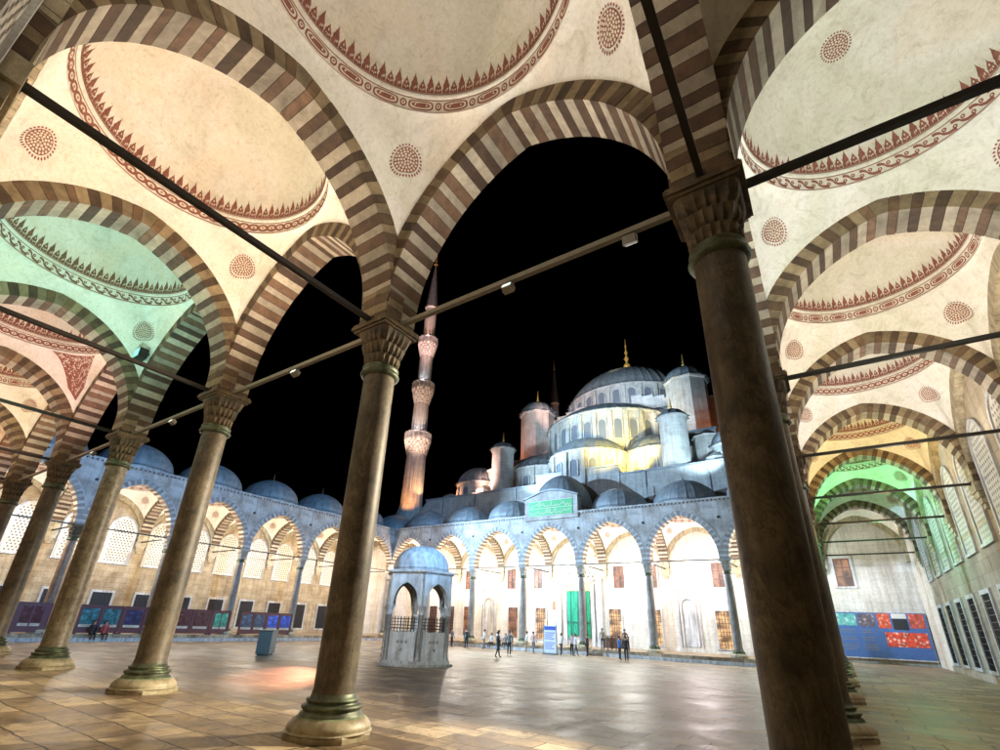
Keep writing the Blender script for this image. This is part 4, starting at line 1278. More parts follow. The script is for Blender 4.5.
def drum(name, cx, cy, r, z0, z1, a0, a1, nwin, ww, wh, zw, parent=None, piers=True, label=None):
    """curved drum wall between angles, with arched windows, thin piers and a cornice"""
    m = MB()
    m.lathe([(r, z0), (r, z1 - .25), (r + .14, z1 - .2), (r + .22, z1 - .05), (r + .22, z1)], 72, c=(cx, cy), smooth=False, t0=a0, t1=a1)
    o = mpart(name, m, HS, parent)
    for i in range(nwin):
        a = a0 + (a1 - a0) * (i + .5) / nwin
        fm = MB(); frame_opening(fm, cx + r * math.cos(a), cy + r * math.sin(a), zw, ww, wh, a)
        w_ = fm.build('window', MT['marble_plain'], o)
        pm = MB(); arched_opening(pm, cx + (r - .04) * math.cos(a), cy + (r - .04) * math.sin(a), zw, ww, wh, a, .10); pm.build('pane', MT['dark_glass'], w_)
    if piers:
        pm = MB()
        for i in range(nwin + 1):
            a = a0 + (a1 - a0) * i / nwin
            x, y = cx + r * math.cos(a), cy + r * math.sin(a)
            ca, sa = math.cos(a), math.sin(a)
            h = .28
            P = [(-h, 0), (h, 0), (h, .30), (-h, .30)]
            pm.prism(P, lambda p: (x - p[0] * sa + p[1] * ca, y + p[0] * ca + p[1] * sa, z0), lambda p: (x - p[0] * sa + p[1] * ca, y + p[0] * ca + p[1] * sa, z1 - .3))
        pm.build('pier', HS, o)
    return o
def cap(name, cx, cy, r, z0, rise, nr, parent=None, a0=0, a1=2 * PI, over=.3, label=None):
    m = MB()
    Rs = (r * r + rise * rise) / (2 * rise); zc_ = z0 + rise - Rs
    am = math.asin(min(1, r / Rs)) if rise <= r else PI - math.asin(min(1, r / Rs))
    prof = [(r + over, z0 - .02), (r + over, z0 + .08)]
    for i in range(0, 21):
        a = am * (1 - i / 20)
        prof.append((max(.02, Rs * math.sin(a)), zc_ + Rs * math.cos(a) + .06))
    full = abs(a1 - a0) > 6.2
    amp = .20 / r
    m.lathe(prof, max(96, nr * 6) if full else nr * 4, c=(cx, cy), t0=a0, t1=a1, mod=lambda t, z: 1 + amp * max(0, math.cos(t * nr)) ** 10)
    return mpart(name, m, MT['lead'], parent)
# main dome on its drum
d0 = drum('main_drum', 0, 0, 11.3, 33.4, 39.7, 0, 2 * PI, 28, 1.15, 3.1, 35.6)
md = cap('main_dome', 0, 0, 11.3, 39.7, 7.4, 48)
m = MB(); fm = finial_mesh(47.0, 8.3, .72); fm.build('finial', MT['gold'], md)
# square base under the drum with stepped tympana
m = MB()
m.box(-13.2, 13.2, -12.6, 12.6, 18, 31.9); m.box(-13.4, 13.4, -12.8, 12.8, 31.9, 32.1, 1)
m.box(-12.3, 12.3, -11.6, 11.6, 32.1, 33.4); m.box(-12.5, 12.5, -11.8, 11.8, 33.4, 33.55, 1)
for s in (-1, 1):
    for i in range(5):
        m.box(s * (4.0 + 1.7 * i), s * (5.7 + 1.7 * i), -12.2, -11.7, 33.5, 36.3 - .5 * i); m.box(s * (3.95 + 1.7 * i), s * (5.75 + 1.7 * i), -12.3, -11.6, 36.3 - .5 * i, 36.45 - .5 * i, 1)
mpart('dome_base', m, [HS, MT['lead']])
# small flying buttresses beside the drum
for s in (-1, 1):
    m = MB()
    for i in range(4):
        x0 = 11.2 + i * 1.1
        m.box(s * x0, s * (x0 + 1.15), -9.4, -7.6, 30, 38.6 - 1.25 * i)
        m.box(s * (x0 - .05), s * (x0 + 1.2), -9.5, -7.5, 38.6 - 1.25 * i, 38.75 - 1.25 * i, 1)
    b = mpart('stepped_buttress', m, [HS, MT['lead']])
    pm = MB(); arched_opening(pm, s * 13.0, -9.45, 33.5, 1.6, 3.2, -PI / 2, .08); pm.build('opening', MT['black'], b)  # solid black panel painting the dark of an arched opening
# front semi dome (centre y=-11), sweeping to the court, and side ones
A0, A1 = PI * 1.0, PI * 2.0
drum('semi_drum', 0, -10.6, 10.3, 24.0, 31.1, A0, A1, 15, 1.05, 2.9, 26.6)
cap('semi_dome', 0, -10.6, 10.3, 31.1, 4.1, 44)
for s in (-1, 1):
    ang0 = -PI / 2 if s > 0 else PI / 2
    drum('side_semi_drum', s * 11.5, 0, 9.8, 24.0, 31.0, ang0, ang0 + PI, 13, 1.05, 2.9, 26.6)
    cap('side_semi_dome', s * 11.5, 0, 9.8, 31.0, 5.6, 32)
# three exedrae round the semi dome
for (ex, ey, er) in ((0, -20.4, 5.6), (-8.9, -17.3, 5.2), (8.9, -17.3, 5.2)):
    a_c = math.atan2(ey + 10.6, ex)
    drum('exedra_drum', ex, ey, er, 17.5, 23.6, a_c - PI * .62, a_c + PI * .62, 9, .95, 2.3, 19.9)
    cap('exedra_dome', ex, ey, er, 23.6, 3.1, 24)
m = MB(); m.box(-16, 16, -16.5, -10, 17, 24.6); m.box(-16.1, 16.1, -16.6, -10, 24.6, 24.8, 1); mpart('terrace', m, [HS, MT['lead']])
# lean-to wedges between exedrae (pale stone pendentive blocks)
for s in (-1, 1):
    m = MB(); m.add([(s * 3.2, -20.8, 24.9), (s * 6.9, -20.1, 24.9), (s * 5.2, -19.0, 24.9), (s * 4.9, -21.6, 22.5)], [(0, 1, 2), (0, 3, 1), (1, 3, 2), (2, 3, 0)]); mpart('pendentive_block', m, HS)

def turret(x, y, r, z0, z1, n, rise, nr, fin, kind='octagonal_turret', label=None):
    m = MB(); m.lathe([(r, z0), (r, z1 - .3), (r + .16, z1 - .22), (r + .25, z1)], n, c=(x, y), smooth=(n > 12), t0=PI / n, t1=2 * PI + PI / n)
    m.lathe([(r + .10, z0 + (z1 - z0) * .12), (r + .10, z0 + (z1 - z0) * .12 + .18)], n, c=(x, y), smooth=False, t0=PI / n, t1=2 * PI + PI / n)
    t = mpart(kind, m, HS)
    c_ = cap('dome', x, y, r + .05, z1, rise, nr, t, over=.22)
    fm = finial_mesh(z1 + rise, fin, fin * .1)
    fm.v = [(a + x, b + y, c) for a, b, c in fm.v]
    fm.build('finial', MT['gold'], c_) if kind != 'stair_turret' else fm.build('finial', MT['gold'], c_)
    return t
for s in (-1, 1):
    turret(s * 12.55, -13.0, 2.95, 27.2, 36.1, 8, 2.5, 16, 2.6)
    turret(s * 12.5, 13.0, 2.95, 27.2, 36.1, 8, 2.5, 16, 2.6)
    m = MB(); m.box(s * 12.55 - 3.6, s * 12.55 + 3.6, -16.6, -9.4, 20, 26.8); m.box(s * 12.55 - 3.75, s * 12.55 + 3.75, -16.75, -9.25, 26.8, 27.1, 1)
    m.prism([(8.5, 24), (16.4, 24), (16.4, 25.2), (8.5, 29.0)], lambda p: (s * p[0], -15.4, p[1]), lambda p: (s * p[0], -12, p[1]))
    mpart('turret_base', m, [HS, MT['lead']])
    turret(s * 12.45, -24.0, 1.62, 13.5, 26.2, 28, 1.15, 12, 1.9, 'stair_turret')
    m = MB(); m.lathe([(1.75, 17), (1.75, 24.0), (1.9, 24.2), (.2, 25.3)], 8, c=(s * 15.6, -20.6), smooth=False); m.lathe([(1.2, 17), (1.2, 20.6), (.1, 21.4)], 8, c=(s * 16.6, -23.2), smooth=False)
    mpart('weight_tower', m, HS)
    # corner domes of the hall
    for yy in (-20.2, 20.2):
        drum('corner_drum', s * 19.2, yy, 3.6, 18, 22.3, 0, 2 * PI, 10, .8, 1.8, 19.6, piers=False)
        cc = cap('corner_dome', s * 19.2, yy, 3.6, 22.3, 3.0, 20)
    drum('small_drum', s * 24.0, -21.5, 1.5, 18, 20.0, 0, 2 * PI, 6, .4, .8, 18.8, piers=False)
    cap('small_dome', s * 24.0, -21.5, 1.5, 20.0, 1.25, 12)

# ------------------------------------------------------------------ minarets
MT['min_stone'] = ashlar('minaret_limestone', (0.56, 0.53, 0.48), (0.48, 0.45, 0.41), (0.34, 0.32, 0.29), .7, .5, .3)
def minaret(x, y, label, bal=3):
    t = empty('minaret', (x, y, 0)); tag(t, label, 'minaret', 'minarets of the mosque')
    t.scale = (.88, .88, 1.0)
    m = MB()
    flute = lambda tt, z: 1 + .018 * (1 if math.cos(tt * 16) > 0 else -1)
    m.lathe([(2.75, 0), (2.75, 17.2), (2.55, 17.6), (2.0, 19.2)], 12, smooth=False)
    for (r0, r1, a, b) in ((1.95, 1.78, 19.0, 28.2), (1.50, 1.42, 31.3, 37.6), (1.36, 1.28, 41.0, 47.0), (1.22, 1.14, 50.4, 57.4)):
        m.lathe([(r0, a), (r1, b)], 64, smooth=False, mod=flute)
    m.lathe([(1.15, 57.2), (1.3, 57.4), (1.3, 57.7)], 24, smooth=False)
    m.build('shaft', MT['min_stone'], t)
    for (zb, zt, r0, r1) in ((27.6, 31.4, 1.8, 2.5), (37.1, 41.1, 1.42, 2.15), (46.6, 50.5, 1.28, 1.95)):
        m = MB()
        n = 32; tiers = 6; zk = zt - 1.15
        prof = []
        for j in range(tiers):
            f0, f1 = j / tiers, (j + 1) / tiers
            ra = r0 + (r1 - r0) * f1
            prof += [(r0 + (r1 - r0) * f0 + .02, zb + (zk - zb) * f0), (ra, zb + (zk - zb) * (f0 + .6 / tiers)), (ra, zb + (zk - zb) * f1)]
        m.lathe(prof, 64, smooth=False, mod=lambda tt, z: 1 + .035 * (1 if math.cos(tt * 16 + (int(z * 2) % 2) * PI) > 0 else -1))
        m.lathe([(r1 + .08, zk), (r1 + .08, zk + .15), (r0 * .8, zk + .16)], n, smooth=False)
        b = m.build('balcony', MT['min_stone'], t)
        m = MB()
        for i in range(16):
            a = 2 * PI * i / 16; a2 = 2 * PI * (i + 1) / 16
            p0 = (r1 * math.cos(a), r1 * math.sin(a)); p1 = (r1 * math.cos(a2), r1 * math.sin(a2))
            m.bar((*p0, zk + .15), (*p0, zt + .12), .09)
            m.bar((*p0, zt - .04), (*p1, zt - .04), .07)
            m.bar((*p0, zk + .28), (*p1, zk + .28), .05)
            for q in range(1, 4):
                x_, y_ = p0[0] + (p1[0] - p0[0]) * q / 4, p0[1] + (p1[1] - p0[1]) * q / 4
                m.bar((x_, y_, zk + .15), (x_, y_, zt), .045)
        m.build('parapet', MT['marble_plain'], b)
    m = MB(); m.lathe([(1.42, 57.7), (1.38, 57.85), (.12, 68.2), (.08, 68.4)], 32, mod=ribbed(16, .03))
    c_ = m.build('cone_roof', MT['lead'], t)
    fm = finial_mesh(68.2, 3.6, .26); fm.build('finial', MT['gold'], c_)
    return t
minaret(-54.0, 55.6, 'tall orange lit fluted minaret with three balconies left of the domes')
minaret(-53.0, 105.5, 'distant minaret showing only its dark pointed cap above a turret left of the main dome')

# ------------------------------------------------------------------ floodlights, lamps
def look(o, target):
    d = Vector(target) - o.location
    o.rotation_euler = d.to_track_quat('-Z', 'Y').to_euler()
def spot(loc, target, col, power, size=60, blend=.6, rad=.15, name='spot_lamp'):
    l = bpy.data.lights.new(name, 'SPOT'); l.energy = power; l.color = col; l.spot_size = math.radians(size); l.spot_blend = blend; l.shadow_soft_size = rad
    o = bpy.data.objects.new(name, l); C.objects.link(o); o.location = loc; look(o, target); return o
def area(loc, target, col, power, size=.5, name='area_lamp'):
    l = bpy.data.lights.new(name, 'AREA'); l.energy = power; l.color = col; l.shape = 'DISK'; l.size = size
    o = bpy.data.objects.new(name, l); C.objects.link(o); o.location = loc; look(o, target); return o
def point(loc, col, power, rad=.12, name='point_lamp'):
    l = bpy.data.lights.new(name, 'POINT'); l.energy = power; l.color = col; l.shadow_soft_size = rad
    o = bpy.data.objects.new(name, l); C.objects.link(o); o.location = loc; return o

MT['lens'] = plain('floodlight_glass', (.8, .85, .8), .2, emit=(.8, 1, .9), es=1.2)
def flood_mesh():
    m = MB()
    m.bar((0, 0, -.02), (0, 0, -.12), .02, n=8)
    m.box(-.17, -.15, -.03, .03, -.26, -.06); m.box(.15, .17, -.03, .03, -.26, -.06); m.box(-.17, .17, -.03, .03, -.09, -.06)
    m.prism([(-.13, -.12), (.08, -.07), (.13, -.20), (-.06, -.30)], lambda p: (-.15, p[0], p[1]), lambda p: (.15, p[0], p[1]))
    a = data_of(m, MT['iron_pale'], 'housing')
    m = MB(); m.prism([(.09, -.085), (.14, -.19), (.148, -.187), (.098, -.082)], lambda p: (-.13, p[0], p[1]), lambda p: (.13, p[0], p[1]))
    return a, data_of(m, MT['lens'], 'lamp_glass')
FH, FG = flood_mesh()
def fixture(x, y, z, rz, label):
    t = empty('floodlight', (x, y, z), rz); t.scale = (.72, .72, .72); tag(t, label, 'floodlight', 'small floodlights clamped to the tie rods')
    obj('housing', FH, t); obj('lamp_glass', FG, t); return t
fixture(XC - 3.65, YC, ZT - .05, PI, 'small floodlight clamped at the middle of the nearest pale tie rod')
fixture(XC - 1.25, YC, ZT - .05, 0, 'small dark floodlight on the nearest pale tie rod close to the huge column')
fixture(XC - 10.4, YC, ZT - .05, PI, 'small floodlight on the rod between the second and third near columns')
fixture(XC - 17.3, YC, ZT - .05, PI, 'small lit floodlight on the rod left of the greenish brown column')
fixture(XC - 24.3, YC, ZT - .05, PI, 'small floodlight on the rod left of the mottled beige column')

# interior lamps of the near wing (one per bay): aimed up into the vaults
nv = YC - .45 - half_depth(D_NEAR)
def upl(cx, cy, inx, iny, col, p, z=8.35):
    area((cx, cy, z), (inx, iny, 13.4), col, p, .5, 'vault_uplight')
KEY = (1.0, .86, .62)
spot((XC - .35, 17.0, 7.75), (-9.2, 4.9, 1.0), KEY, 17000, 56, .5, .08, 'gallery_spot')
spot((XC - .35, 24.0, 7.75), (-21, 3.0, 1.0), KEY, 24000, 34, .5, .08, 'gallery_spot')
fixture(XC, 17.0, ZT - .05, PI / 2, 'floodlight on the court side rod of the right arcade, second bay')
fixture(XC, 24.0, ZT - .05, PI / 2, 'floodlight on the court side rod of the right arcade, third bay')
bays = [  # from the corner leftwards: colour, power
    ((1.0, .90, .78), 270), ((1.0, .78, .58), 560), ((.42, 1.0, .86), 330), ((1.0, .66, .58), 430), ((1.0, .78, .55), 420), ((1.0, .6, .35), 330), ((1.0, .8, .6), 300)]
for i, (c, p) in enumerate(bays):
    cx = XC - S * i - 3.5
    upl(cx, YC - (.35 if i != 2 else 1.7), cx, nv - .9, c, p * .62)
    upl(cx, nv - 2.2, cx, nv + .8, c, p * .38)
# added fill spots in mid bay, without fixtures, brightening the gallery floor
for i, (c, p) in enumerate(((((1.0, .80, .52)), 14), (((1.0, .78, .5)), 30), (((1.0, .86, .62)), 40), (((1.0, .75, .5)), 50))):
    cx = XC - S * i - 3.5
    spot((cx, nv + .4, 8.0), (cx, nv + .2, 0), c, p * 22, 52, .8, .2, 'floor_fill')
rb = [((.96, 1.0, .92), 380), ((1.0, .88, .72), 380), ((1.0, .92, .84), 400), ((1.0, .70, .28), 360), ((.20, 1.0, .42), 420), ((.35, .75, .80), 10)]
rv = XC + .45 + half_depth(D_RIGHT)
for j, (c, p) in enumerate(rb):
    cy = YC + S * j + 3.5
    upl(XC + .5, cy, rv + .8, cy, c, p * .55)
    upl(rv + 1.9, cy, rv - .6, cy, c, p * .45)
    point((rv + .3, cy, 7.4), c, p * (.12, .16, .22, .40, .60, .2)[j])
spot((XC + 1.6, YF + .8, 7.4), (XC + 1.4, YF + D_FAR, 5.2), (.66, .82, 1.0), 900, 72, .35, .1, 'gallery_spot')
spot((XC + 4.6, YF + .8, 7.4), (XC + 4.9, YF + D_FAR, 5.0), (.74, .80, 1.0), 900, 68, .35, .1, 'gallery_spot')
# far wing: bright white lamps
fcol = [(.9, 1.0, .9), (1.0, .80, .80), (1.0, .94, .84), (1.0, .93, .80), (1.0, .90, .76), (1.0, .86, .72), (1.0, .78, .62)]
for i, c in enumerate(fcol):
    x = XC - S * i - 3.5
    point((x, YF + 1.2, 8.2), c, 1550)
    point((x, YF + 3.6, 7.2), tuple((a + 1.6) / 2.6 for a in c), 620)
for j in range(6):
    y = YC + S * j + 3.5
    point((XL - 1.2, y, 8.2), (1.0, .86, .70) if j > 1 else (1.0, .92, .84), 1150)
    point((XL - 3.3, y, 6.9), (1.0, .74, .45), 190)
point((XL - 3, YC - 3, 8.2), (1.0, .6, .3), 300)
point((XL - 3, YF + 3, 8.2), (1.0, .7, .5), 400)

# blue floodlights on the roofs, lighting the court faces
BL = (.42, .70, 1.0)
spot((-47.5, 24, 17.6), (-14, YF, 12.5), BL, 105000, 75, .5, .3, 'roof_floodlight')
spot((1.0, 17, 17.8), (XL, 29, 13), (.20, .52, 1.0), 74000, 62, .5, .3, 'roof_floodlight')
spot((-24.5, 3.5, 17.6), (-27, YF, 13.5), (.55, .72, 1.0), 28000, 54, .5, .3, 'roof_floodlight')
spot((XC - 10.4, YC + .5, 7.7), (FX, FY, 2.6), (.80, .92, 1.0), 7500, 24, .4, .1, 'fountain_fill')  # fill lamp added beside the rod to brighten the fountain front
spot((-8, 3.5, 17.6), (FX, FY, 4), (.70, .86, 1.0), 9000, 22, .6, .2, 'roof_floodlight')
spot((-49, 41, 16.5), (-20.6, 14.1, COURT), (1.0, .38, .20), 62000, 6.2, .9, .1, 'beam_lamp')
# mosque floods
YEL = (1.0, .80, .24); PNK = (1.0, .58, .46); CY = (.55, .82, 1.0); WB = (.72, .84, 1.0)
def ms(x, y, z, tx, ty, tz, c, p, s=80): spot((MX + x, MY + y, z), (MX + tx, MY + ty, tz), c, p, s, .7, .3, 'dome_floodlight')
ms(9.5, -27.5, 20.2, 3.5, -20, 27.5, YEL, 14000, 90)
ms(5.5, -29.0, 21.5, 2.5, -21, 25, YEL, 2600, 100)
ms(0, -14, 42.5, 0, 0, 51, (1.0, .8, .5), 4500, 40)
ms(-17, -27, 20.2, -9, -16, 26, PNK, 5600, 90)
ms(-6, -31.0, 17.6, -4, -19, 29, CY, 7500, 80)
ms(17.5, -29.5, 17.9, 13.0, -22, 25, CY, 5200, 80)
ms(9.5, -27.5, 19.9, 12.4, -24, 23, (.9, .95, .8), 500, 90)
ms(-16.5, -27, 19.9, -12.5, -24, 24, (1.0, .7, .6), 1500, 90)
ms(-22, -24, 19.9, -19, -20, 23, (1.0, .45, .22), 700, 100)
ms(22, -25, 19.9, 19, -20, 22, CY, 900, 100)
ms(-9, -20, 34.2, -5, -8, 39, PNK, 3000, 110)
ms(6, -20.5, 35.2, 2, -8, 39.5, WB, 3600, 110)
ms(0, -60, 17, 0, 0, 44, CY, 95000, 34)
ms(-18.0, -19, 27.5, -12.5, -13, 33, (1.0, .40, .25), 1500, 90)
ms(9.0, -21.5, 27.3, 12.5, -13, 32.5, (1.0, .95, .85), 2400, 80)
ms(18.0, -17, 27.2, 13, -12, 30, (1.0, .30, .10), 350, 90)
# minaret
for (x, y, z, tz, c, p, s) in ((-51, 50.5, 16.6, 24, (1.0, .42, .12), 3800, 70), (-50, 55, 19.8, 26, (1.0, .55, .25), 1500, 80), (-52.2, 52.6, 30.8, 37, (.85, .80, .85), 620, 90), (-52.2, 53.2, 40.6, 46, (.8, .85, 1.0), 520, 90), (-52.5, 53.8, 50, 56, (1.0, .55, .45), 320, 90),
                              (-46, 47, 17.0, 42, (1.0, .66, .52), 34000, 44), (-57.5, 51, 26, 40, (1.0, .7, .6), 3000, 80)):
    spot((x, y, z), (-54, 55.6, tz), c, p, s, .6, .2, 'minaret_floodlight')
spot((-44, 44, 20), (-54, 55.6, 62), (1.0, .62, .60), 120000, 22, .6, .2, 'minaret_floodlight')
spot((-46, 100, 30), (-53, 105.5, 62), (1.0, .6, .5), 14000, 50, .6, .3, 'minaret_floodlight')

# ------------------------------------------------------------------ visitors
def body_mesh(pose, seed=0, skirt=False):
    """one continuous skinned figure about 1.9 m tall, feet on z=0, facing -y"""
    rnd = random.Random(seed)
    V, E, Rd = [], [], []
    def v(x, y, z, r, p=None):
        V.append((x, y, z)); Rd.append(r)
        if p is not None: E.append((p, len(V) - 1))
        return len(V) - 1
    if pose == 'sit':
        hip = .50; pel = v(0, 0, hip, .145)
    else:
        hip = .98; pel = v(0, 0, hip, .145)
    w1 = v(0, .01, hip + .17, .125, pel); ch = v(0, .0, hip + .40, .155, w1); sh = v(0, .0, hip + .54, .105, ch)
    nk = v(0, -.01, hip + .63, .055, sh); hd = v(0, -.02, hip + .73, .085, nk); tp = v(0, -.015, hip + .82, .098, hd); v(0, -.01, hip + .89, .06, tp)
    v(0, -.115, hip + .77, .018, hd)      # nose
    st = {'stand': .0, 'walk': .24, 'sit': 0}[pose]
    for s in (-1, 1):
        th = v(s * .10, 0, hip - .06, .105, pel)
        if pose == 'sit':
            kn = v(s * .13, -.42, hip + .02, .075, th); an = v(s * .13, -.46, .09, .048, kn); v(s * .13, -.60, .045, .042, an)
        else:
            kn = v(s * .11, -.5 * st * s - .02, .52, .072, th); an = v(s * .11, -st * s * .9 + (.04 if s * st < 0 else 0), .10, .046, kn); v(s * .115, -st * s * .9 - .16, .042, .042, an)
        so = v(s * .21, 0, hip + .51, .068, sh)
        bend = rnd.uniform(.0, .5) if pose != 'sit' else .8
        el = v(s * .27, .02 - .10 * bend, hip + .23, .047, so)
        wr = v(s * (.27 - .10 * bend), -.08 - .22 * bend, hip + .0 + .16 * bend, .032, el)
        dx, dy, dz = s * -.01, -.02 - .03 * bend, -.08 + .05 * bend
        pa = v(V[wr][0] + dx, V[wr][1] + dy, V[wr][2] + dz, .034, wr)
        for k, (ox, L) in enumerate(((-.027, .066), (-.009, .078), (.009, .072), (.026, .058))):
            f = v(V[pa][0] + ox * .3, V[pa][1] + ox * .9, V[pa][2] - .04, .0095, pa)
            v(V[f][0], V[f][1] - .012, V[f][2] - L * .7, .008, f)
        v(V[wr][0] - s * .035, V[wr][1] - .02, V[wr][2] - .05, .011, wr)
    me = bpy.data.meshes.new('person'); me.from_pydata(V, E, [])
    bm = bmesh.new(); bm.from_mesh(me); L_ = bm.verts.layers.skin.verify(); bm.verts.ensure_lookup_table()
    for i, vv in enumerate(bm.verts):
        vv[L_].radius = (Rd[i], Rd[i]); vv[L_].use_root = (i == 0)
    bm.to_mesh(me); bm.free()
    o = bpy.data.objects.new('person', me); C.objects.link(o)
    o.modifiers.new('s', 'SKIN').use_smooth_shade = True
    o.modifiers.new('u', 'SUBSURF').levels = 1
    o.modifiers['u'].render_levels = 1
    bpy.context.view_layer.update()
    dg = bpy.context.evaluated_depsgraph_get()
    out = bpy.data.meshes.new_from_object(o.evaluated_get(dg))
    bpy.data.objects.remove(o)
    return out, hip
def person_mat(top, legs, skin, hip, short):
    m, nt, p = newmat('clothed_figure')
    v = nt.nodes.new('ShaderNodeTexCoord').outputs['Object']
    s_ = nt.nodes.new('ShaderNodeSeparateXYZ'); nt.links.new(v, s_.inputs[0])
    f = nt.nodes.new('ShaderNodeMath'); f.operation = 'DIVIDE'; nt.links.new(s_.outputs[2], f.inputs[0]); f.inputs[1].default_value = 2.0
    c = ramp(nt, f.outputs[0], [(0, (.03, .025, .02)), (.045, legs), (hip / 2, top), ((hip + .60) / 2, skin)], 'CONSTANT')
    nt.links.new(c, p.inputs['Base Color']); p.inputs['Roughness'].default_value = .8
    return m
BODY = {}
def person(x, y, z, rz, pose, top, legs, label, hair=(.03, .02, .015), group='visitors gathered before the portal', seed=0, sc=1.0):
    key = (pose, seed % 3)
    if key not in BODY: BODY[key] = body_mesh(pose, seed % 3)
    me, hip = BODY[key]
    me = me.copy(); me.materials.clear(); me.materials.append(person_mat(top, legs, (.45, .28, .19), hip, False))
    o = bpy.data.objects.new('person', me); C.objects.link(o)
    o.location = (x, y, z); o.rotation_euler = (0, 0, rz); o.scale = (sc, sc, sc)
    tag(o, label, 'person', group)
    m = MB()
    c0 = hip + .815
    prof = [(.118 * math.cos(a), c0 + .115 * math.sin(a)) for a in [-.5 + i * .25 for i in range(9)]]
    m.lathe([(max(.005, r), zz) for r, zz in prof], 14, c=(0, .022))
    m.build('hair', plain('hair', hair, .6), o)
    return o
BK, WH, BLU, GR, RD, KH = (.02, .02, .025), (.62, .62, .62), (.06, .16, .42), (.14, .15, .16), (.40, .08, .07), (.28, .23, .15)
def vis(px_x, y, *a, **k): person(px_x, y, *a, **k)
person(-22.6, 34.5, COURT, 2.6, 'walk', BK, BK, 'person in black walking alone across the court right of the fountain', seed=1)
person(-24.3, 38.9, COURT, .4, 'stand', GR, BK, 'person in dark grey standing behind the lone walker')
person(-15.95, 43.2, COURT, 2.2, 'stand', BLU, BK, 'person in a blue jacket, left of the pair by the step', group='pair by the step right of the portal', seed=2)
person(-15.2, 42.7, COURT, 3.4, 'walk', BK, BK, 'person in black, right of the pair by the step', group='pair by the step right of the portal', seed=1)
ppl = [(-35.2, 44.6, 'stand', GR, BK, 'person in grey at the left end of the crowd'), (-33.8, 45.2, 'stand', (.20, .42, .36), GR, 'person in a pale green top near the left end of the crowd'),
       (-32.9, 44.2, 'stand', BK, BK, 'person in black beside the pale green top'), (-31.9, 45.0, 'sit', WH, BK, 'person in white seated on the step right of the one in black'),
       (-31.0, 44.7, 'stand', WH, GR, 'person in white shirt and grey trousers standing behind seated people'), (-30.1, 45.3, 'sit', GR, BK, 'person in grey seated between two in white'),
       (-29.1, 44.6, 'stand', WH, BK, 'person in white shirt and black trousers left of centre in the crowd'), (-27.4, 44.3, 'stand', KH, KH, 'person in khaki clothes left of the white notice stand'),
       (-26.2, 45.2, 'stand', WH, KH, 'person in white top and khaki trousers left of the notice stand'), (-25.1, 44.6, 'walk', (.55, .35, .32), GR, 'person in a pink top close to the notice stand'),
       (-22.0, 44.4, 'stand', WH, BK, 'person in white just right of the notice stand'), (-21.2, 45.0, 'stand', (.60, .50, .50), BK, 'person in pale pink right of the notice stand'),
       (-20.5, 44.3, 'walk', WH, GR, 'person in white walking right of the portal curtain'), (-19.6, 44.9, 'stand', BK, BK, 'person in black beside the portal column')]
for i, (x, y, ps, tp, lg, lb) in enumerate(ppl):
    zz = COURT
    if ps == 'sit': y = YF - EDGE - .02; zz = -.42
    person(x, y, zz, random.uniform(-1, 1) + (PI if i % 3 == 0 and ps != 'sit' else 0) if ps != 'sit' else 0, ps, tp, lg, lb, seed=i)
for i, (x, y, tp, lb) in enumerate(((-19.2, 47.6, KH, 'person in khaki on the platform left of the wooden barrier'), (-16.9, 47.4, (.25, .12, .07), 'person in brown on the platform right of the wooden barrier'))):
    person(x, y, 0, .5 * i, 'stand', tp, BK, lb, seed=i)
person(XL + EDGE + .02, 16.3, -.42, PI / 2, 'sit', BK, BK, 'person in black seated on the left step below the cyan posters', group='pair seated on the left step', seed=0)
person(XL + EDGE + .02, 17.1, -.42, PI / 2, 'sit', RD, BK, 'person in a red top seated on the left step', group='pair seated on the left step', seed=1)

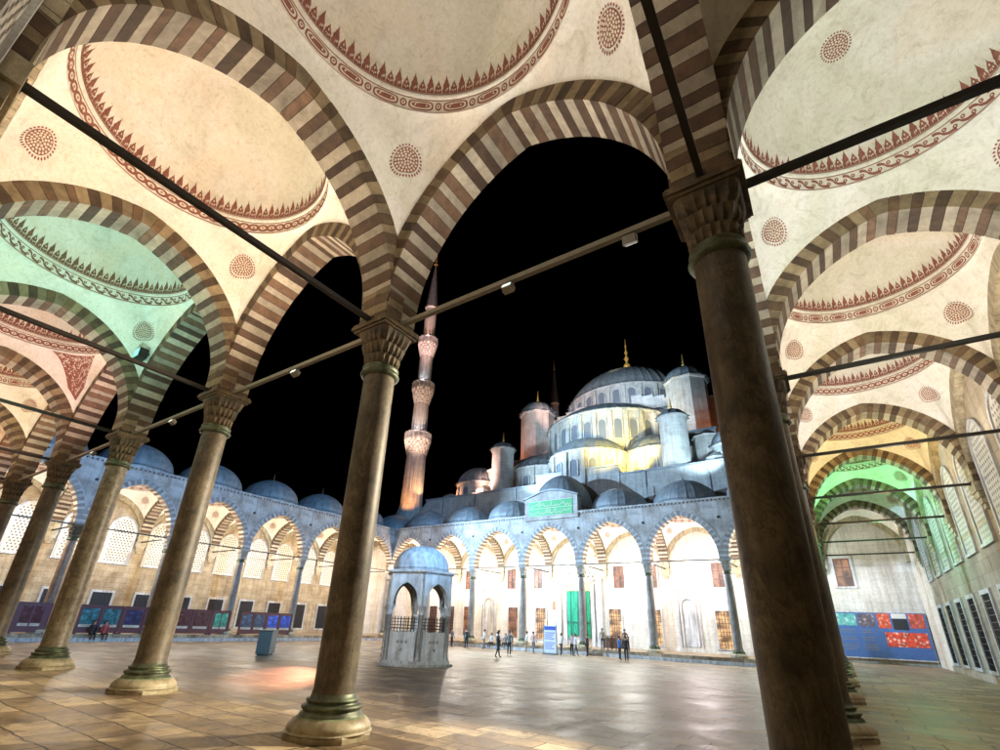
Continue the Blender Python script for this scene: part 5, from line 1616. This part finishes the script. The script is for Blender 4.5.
# notice stand, wooden barrier, cabinet
t = empty('notice_stand', (-23.1, 44.3, COURT), .1); tag(t, 'white upright notice stand with blue heading before the portal', 'sign')
m = MB(); m.box(-.62, .62, -.06, .06, .12, 2.5); m.box(-.7, .7, -.28, .28, 0, .12, 1); m.box(-.66, -.62, -.08, .08, .1, 2.54, 1); m.box(.62, .66, -.08, .08, .1, 2.54, 1)
m.build('panel', [plain('white_board', (.72, .76, .85), .4), MT['iron_pale']], t)
m = MB(); m.box(-.58, .58, -.068, -.06, 2.1, 2.42)
for k in range(9):
    if k == 4: continue
    m.box(-.5, .5 - (k * 37 % 5) * .08, -.068, -.06, 1.82 - .17 * k, 1.88 - .17 * k)
m.build('printed_text', plain('blue_print_ink', (.05, .12, .5), .5), t)
t = empty('wooden_barrier', (-18.1, 48.2, 0)); tag(t, 'low brown wooden barrier on the platform right of the portal', 'barrier')
m = MB()
for k in range(7): m.box(-1.3 + k * .42, -1.22 + k * .42, -.04, .04, 0, 1.15)
m.box(-1.34, 1.34, -.05, .05, 1.15, 1.23)
m.build('rail', MT['wood'], t)
m = MB(); m.box(-1.28, 1.28, -.02, .02, .15, 1.1); m.build('panel', speckled('brown_panel', (.30, .17, .08), (.16, .09, .05), .5, 4, True), t)
t = empty('orange_sign', (XC - (XC + 27.6), YF + D_FAR - .02, 0)); t.location = (-27.75, YF + D_FAR - .05, 4.2); tag(t, 'small orange sign on the wall left of the portal', 'sign')
m = MB(); m.box(-.32, .32, -.03, .03, -.45, .45); m.build('plate', plain('orange_plate', (.65, .16, .06), .5), t)
t = empty('equipment_cabinet', (-31.5, 20.4, COURT), -.75); tag(t, 'low dark green metal cabinet standing alone on the courtyard floor', 'cabinet')
m = MB(); m.box(-1.05, 1.05, -.4, .4, .10, 1.45); m.box(-1.1, 1.1, -.45, .45, 1.45, 1.52)
for x in (-.9, .9): m.box(x - .06, x + .06, -.3, .3, 0, .10)
m.build('body', plain('dark_green_metal', (.10, .13, .115), .45), t)
for x in (-.5, .5):
    m = MB(); m.box(x - .46, x + .46, -.42, -.40, .16, 1.39); d = m.build('door', plain('dark_green_door', (.12, .15, .13), .45), t)
    m = MB(); m.box(x + .34, x + .38, -.45, -.42, .7, .86); m.build('handle', MT['iron_pale'], d)
# teal projector under the rosette of the third near vault
t = empty('projector_lamp', (XC - 20.1, YC - .62, 11.0)); tag(t, 'dark boxy projector lamp fixed below the rosette of the teal vault', 'lamp')
m = MB(); m.box(-.22, .22, -.30, .0, -.2, .2); m.bar((0, .1, .1), (0, -.1, .1), .03); m.build('housing', MT['iron'], t)
m = MB(); m.box(-.17, .17, -.33, -.30, -.15, .15); m.build('lamp_glass', plain('teal_lamp_glass', (.2, .5, .45), .2, emit=(.3, 1, .85), es=.8), t)
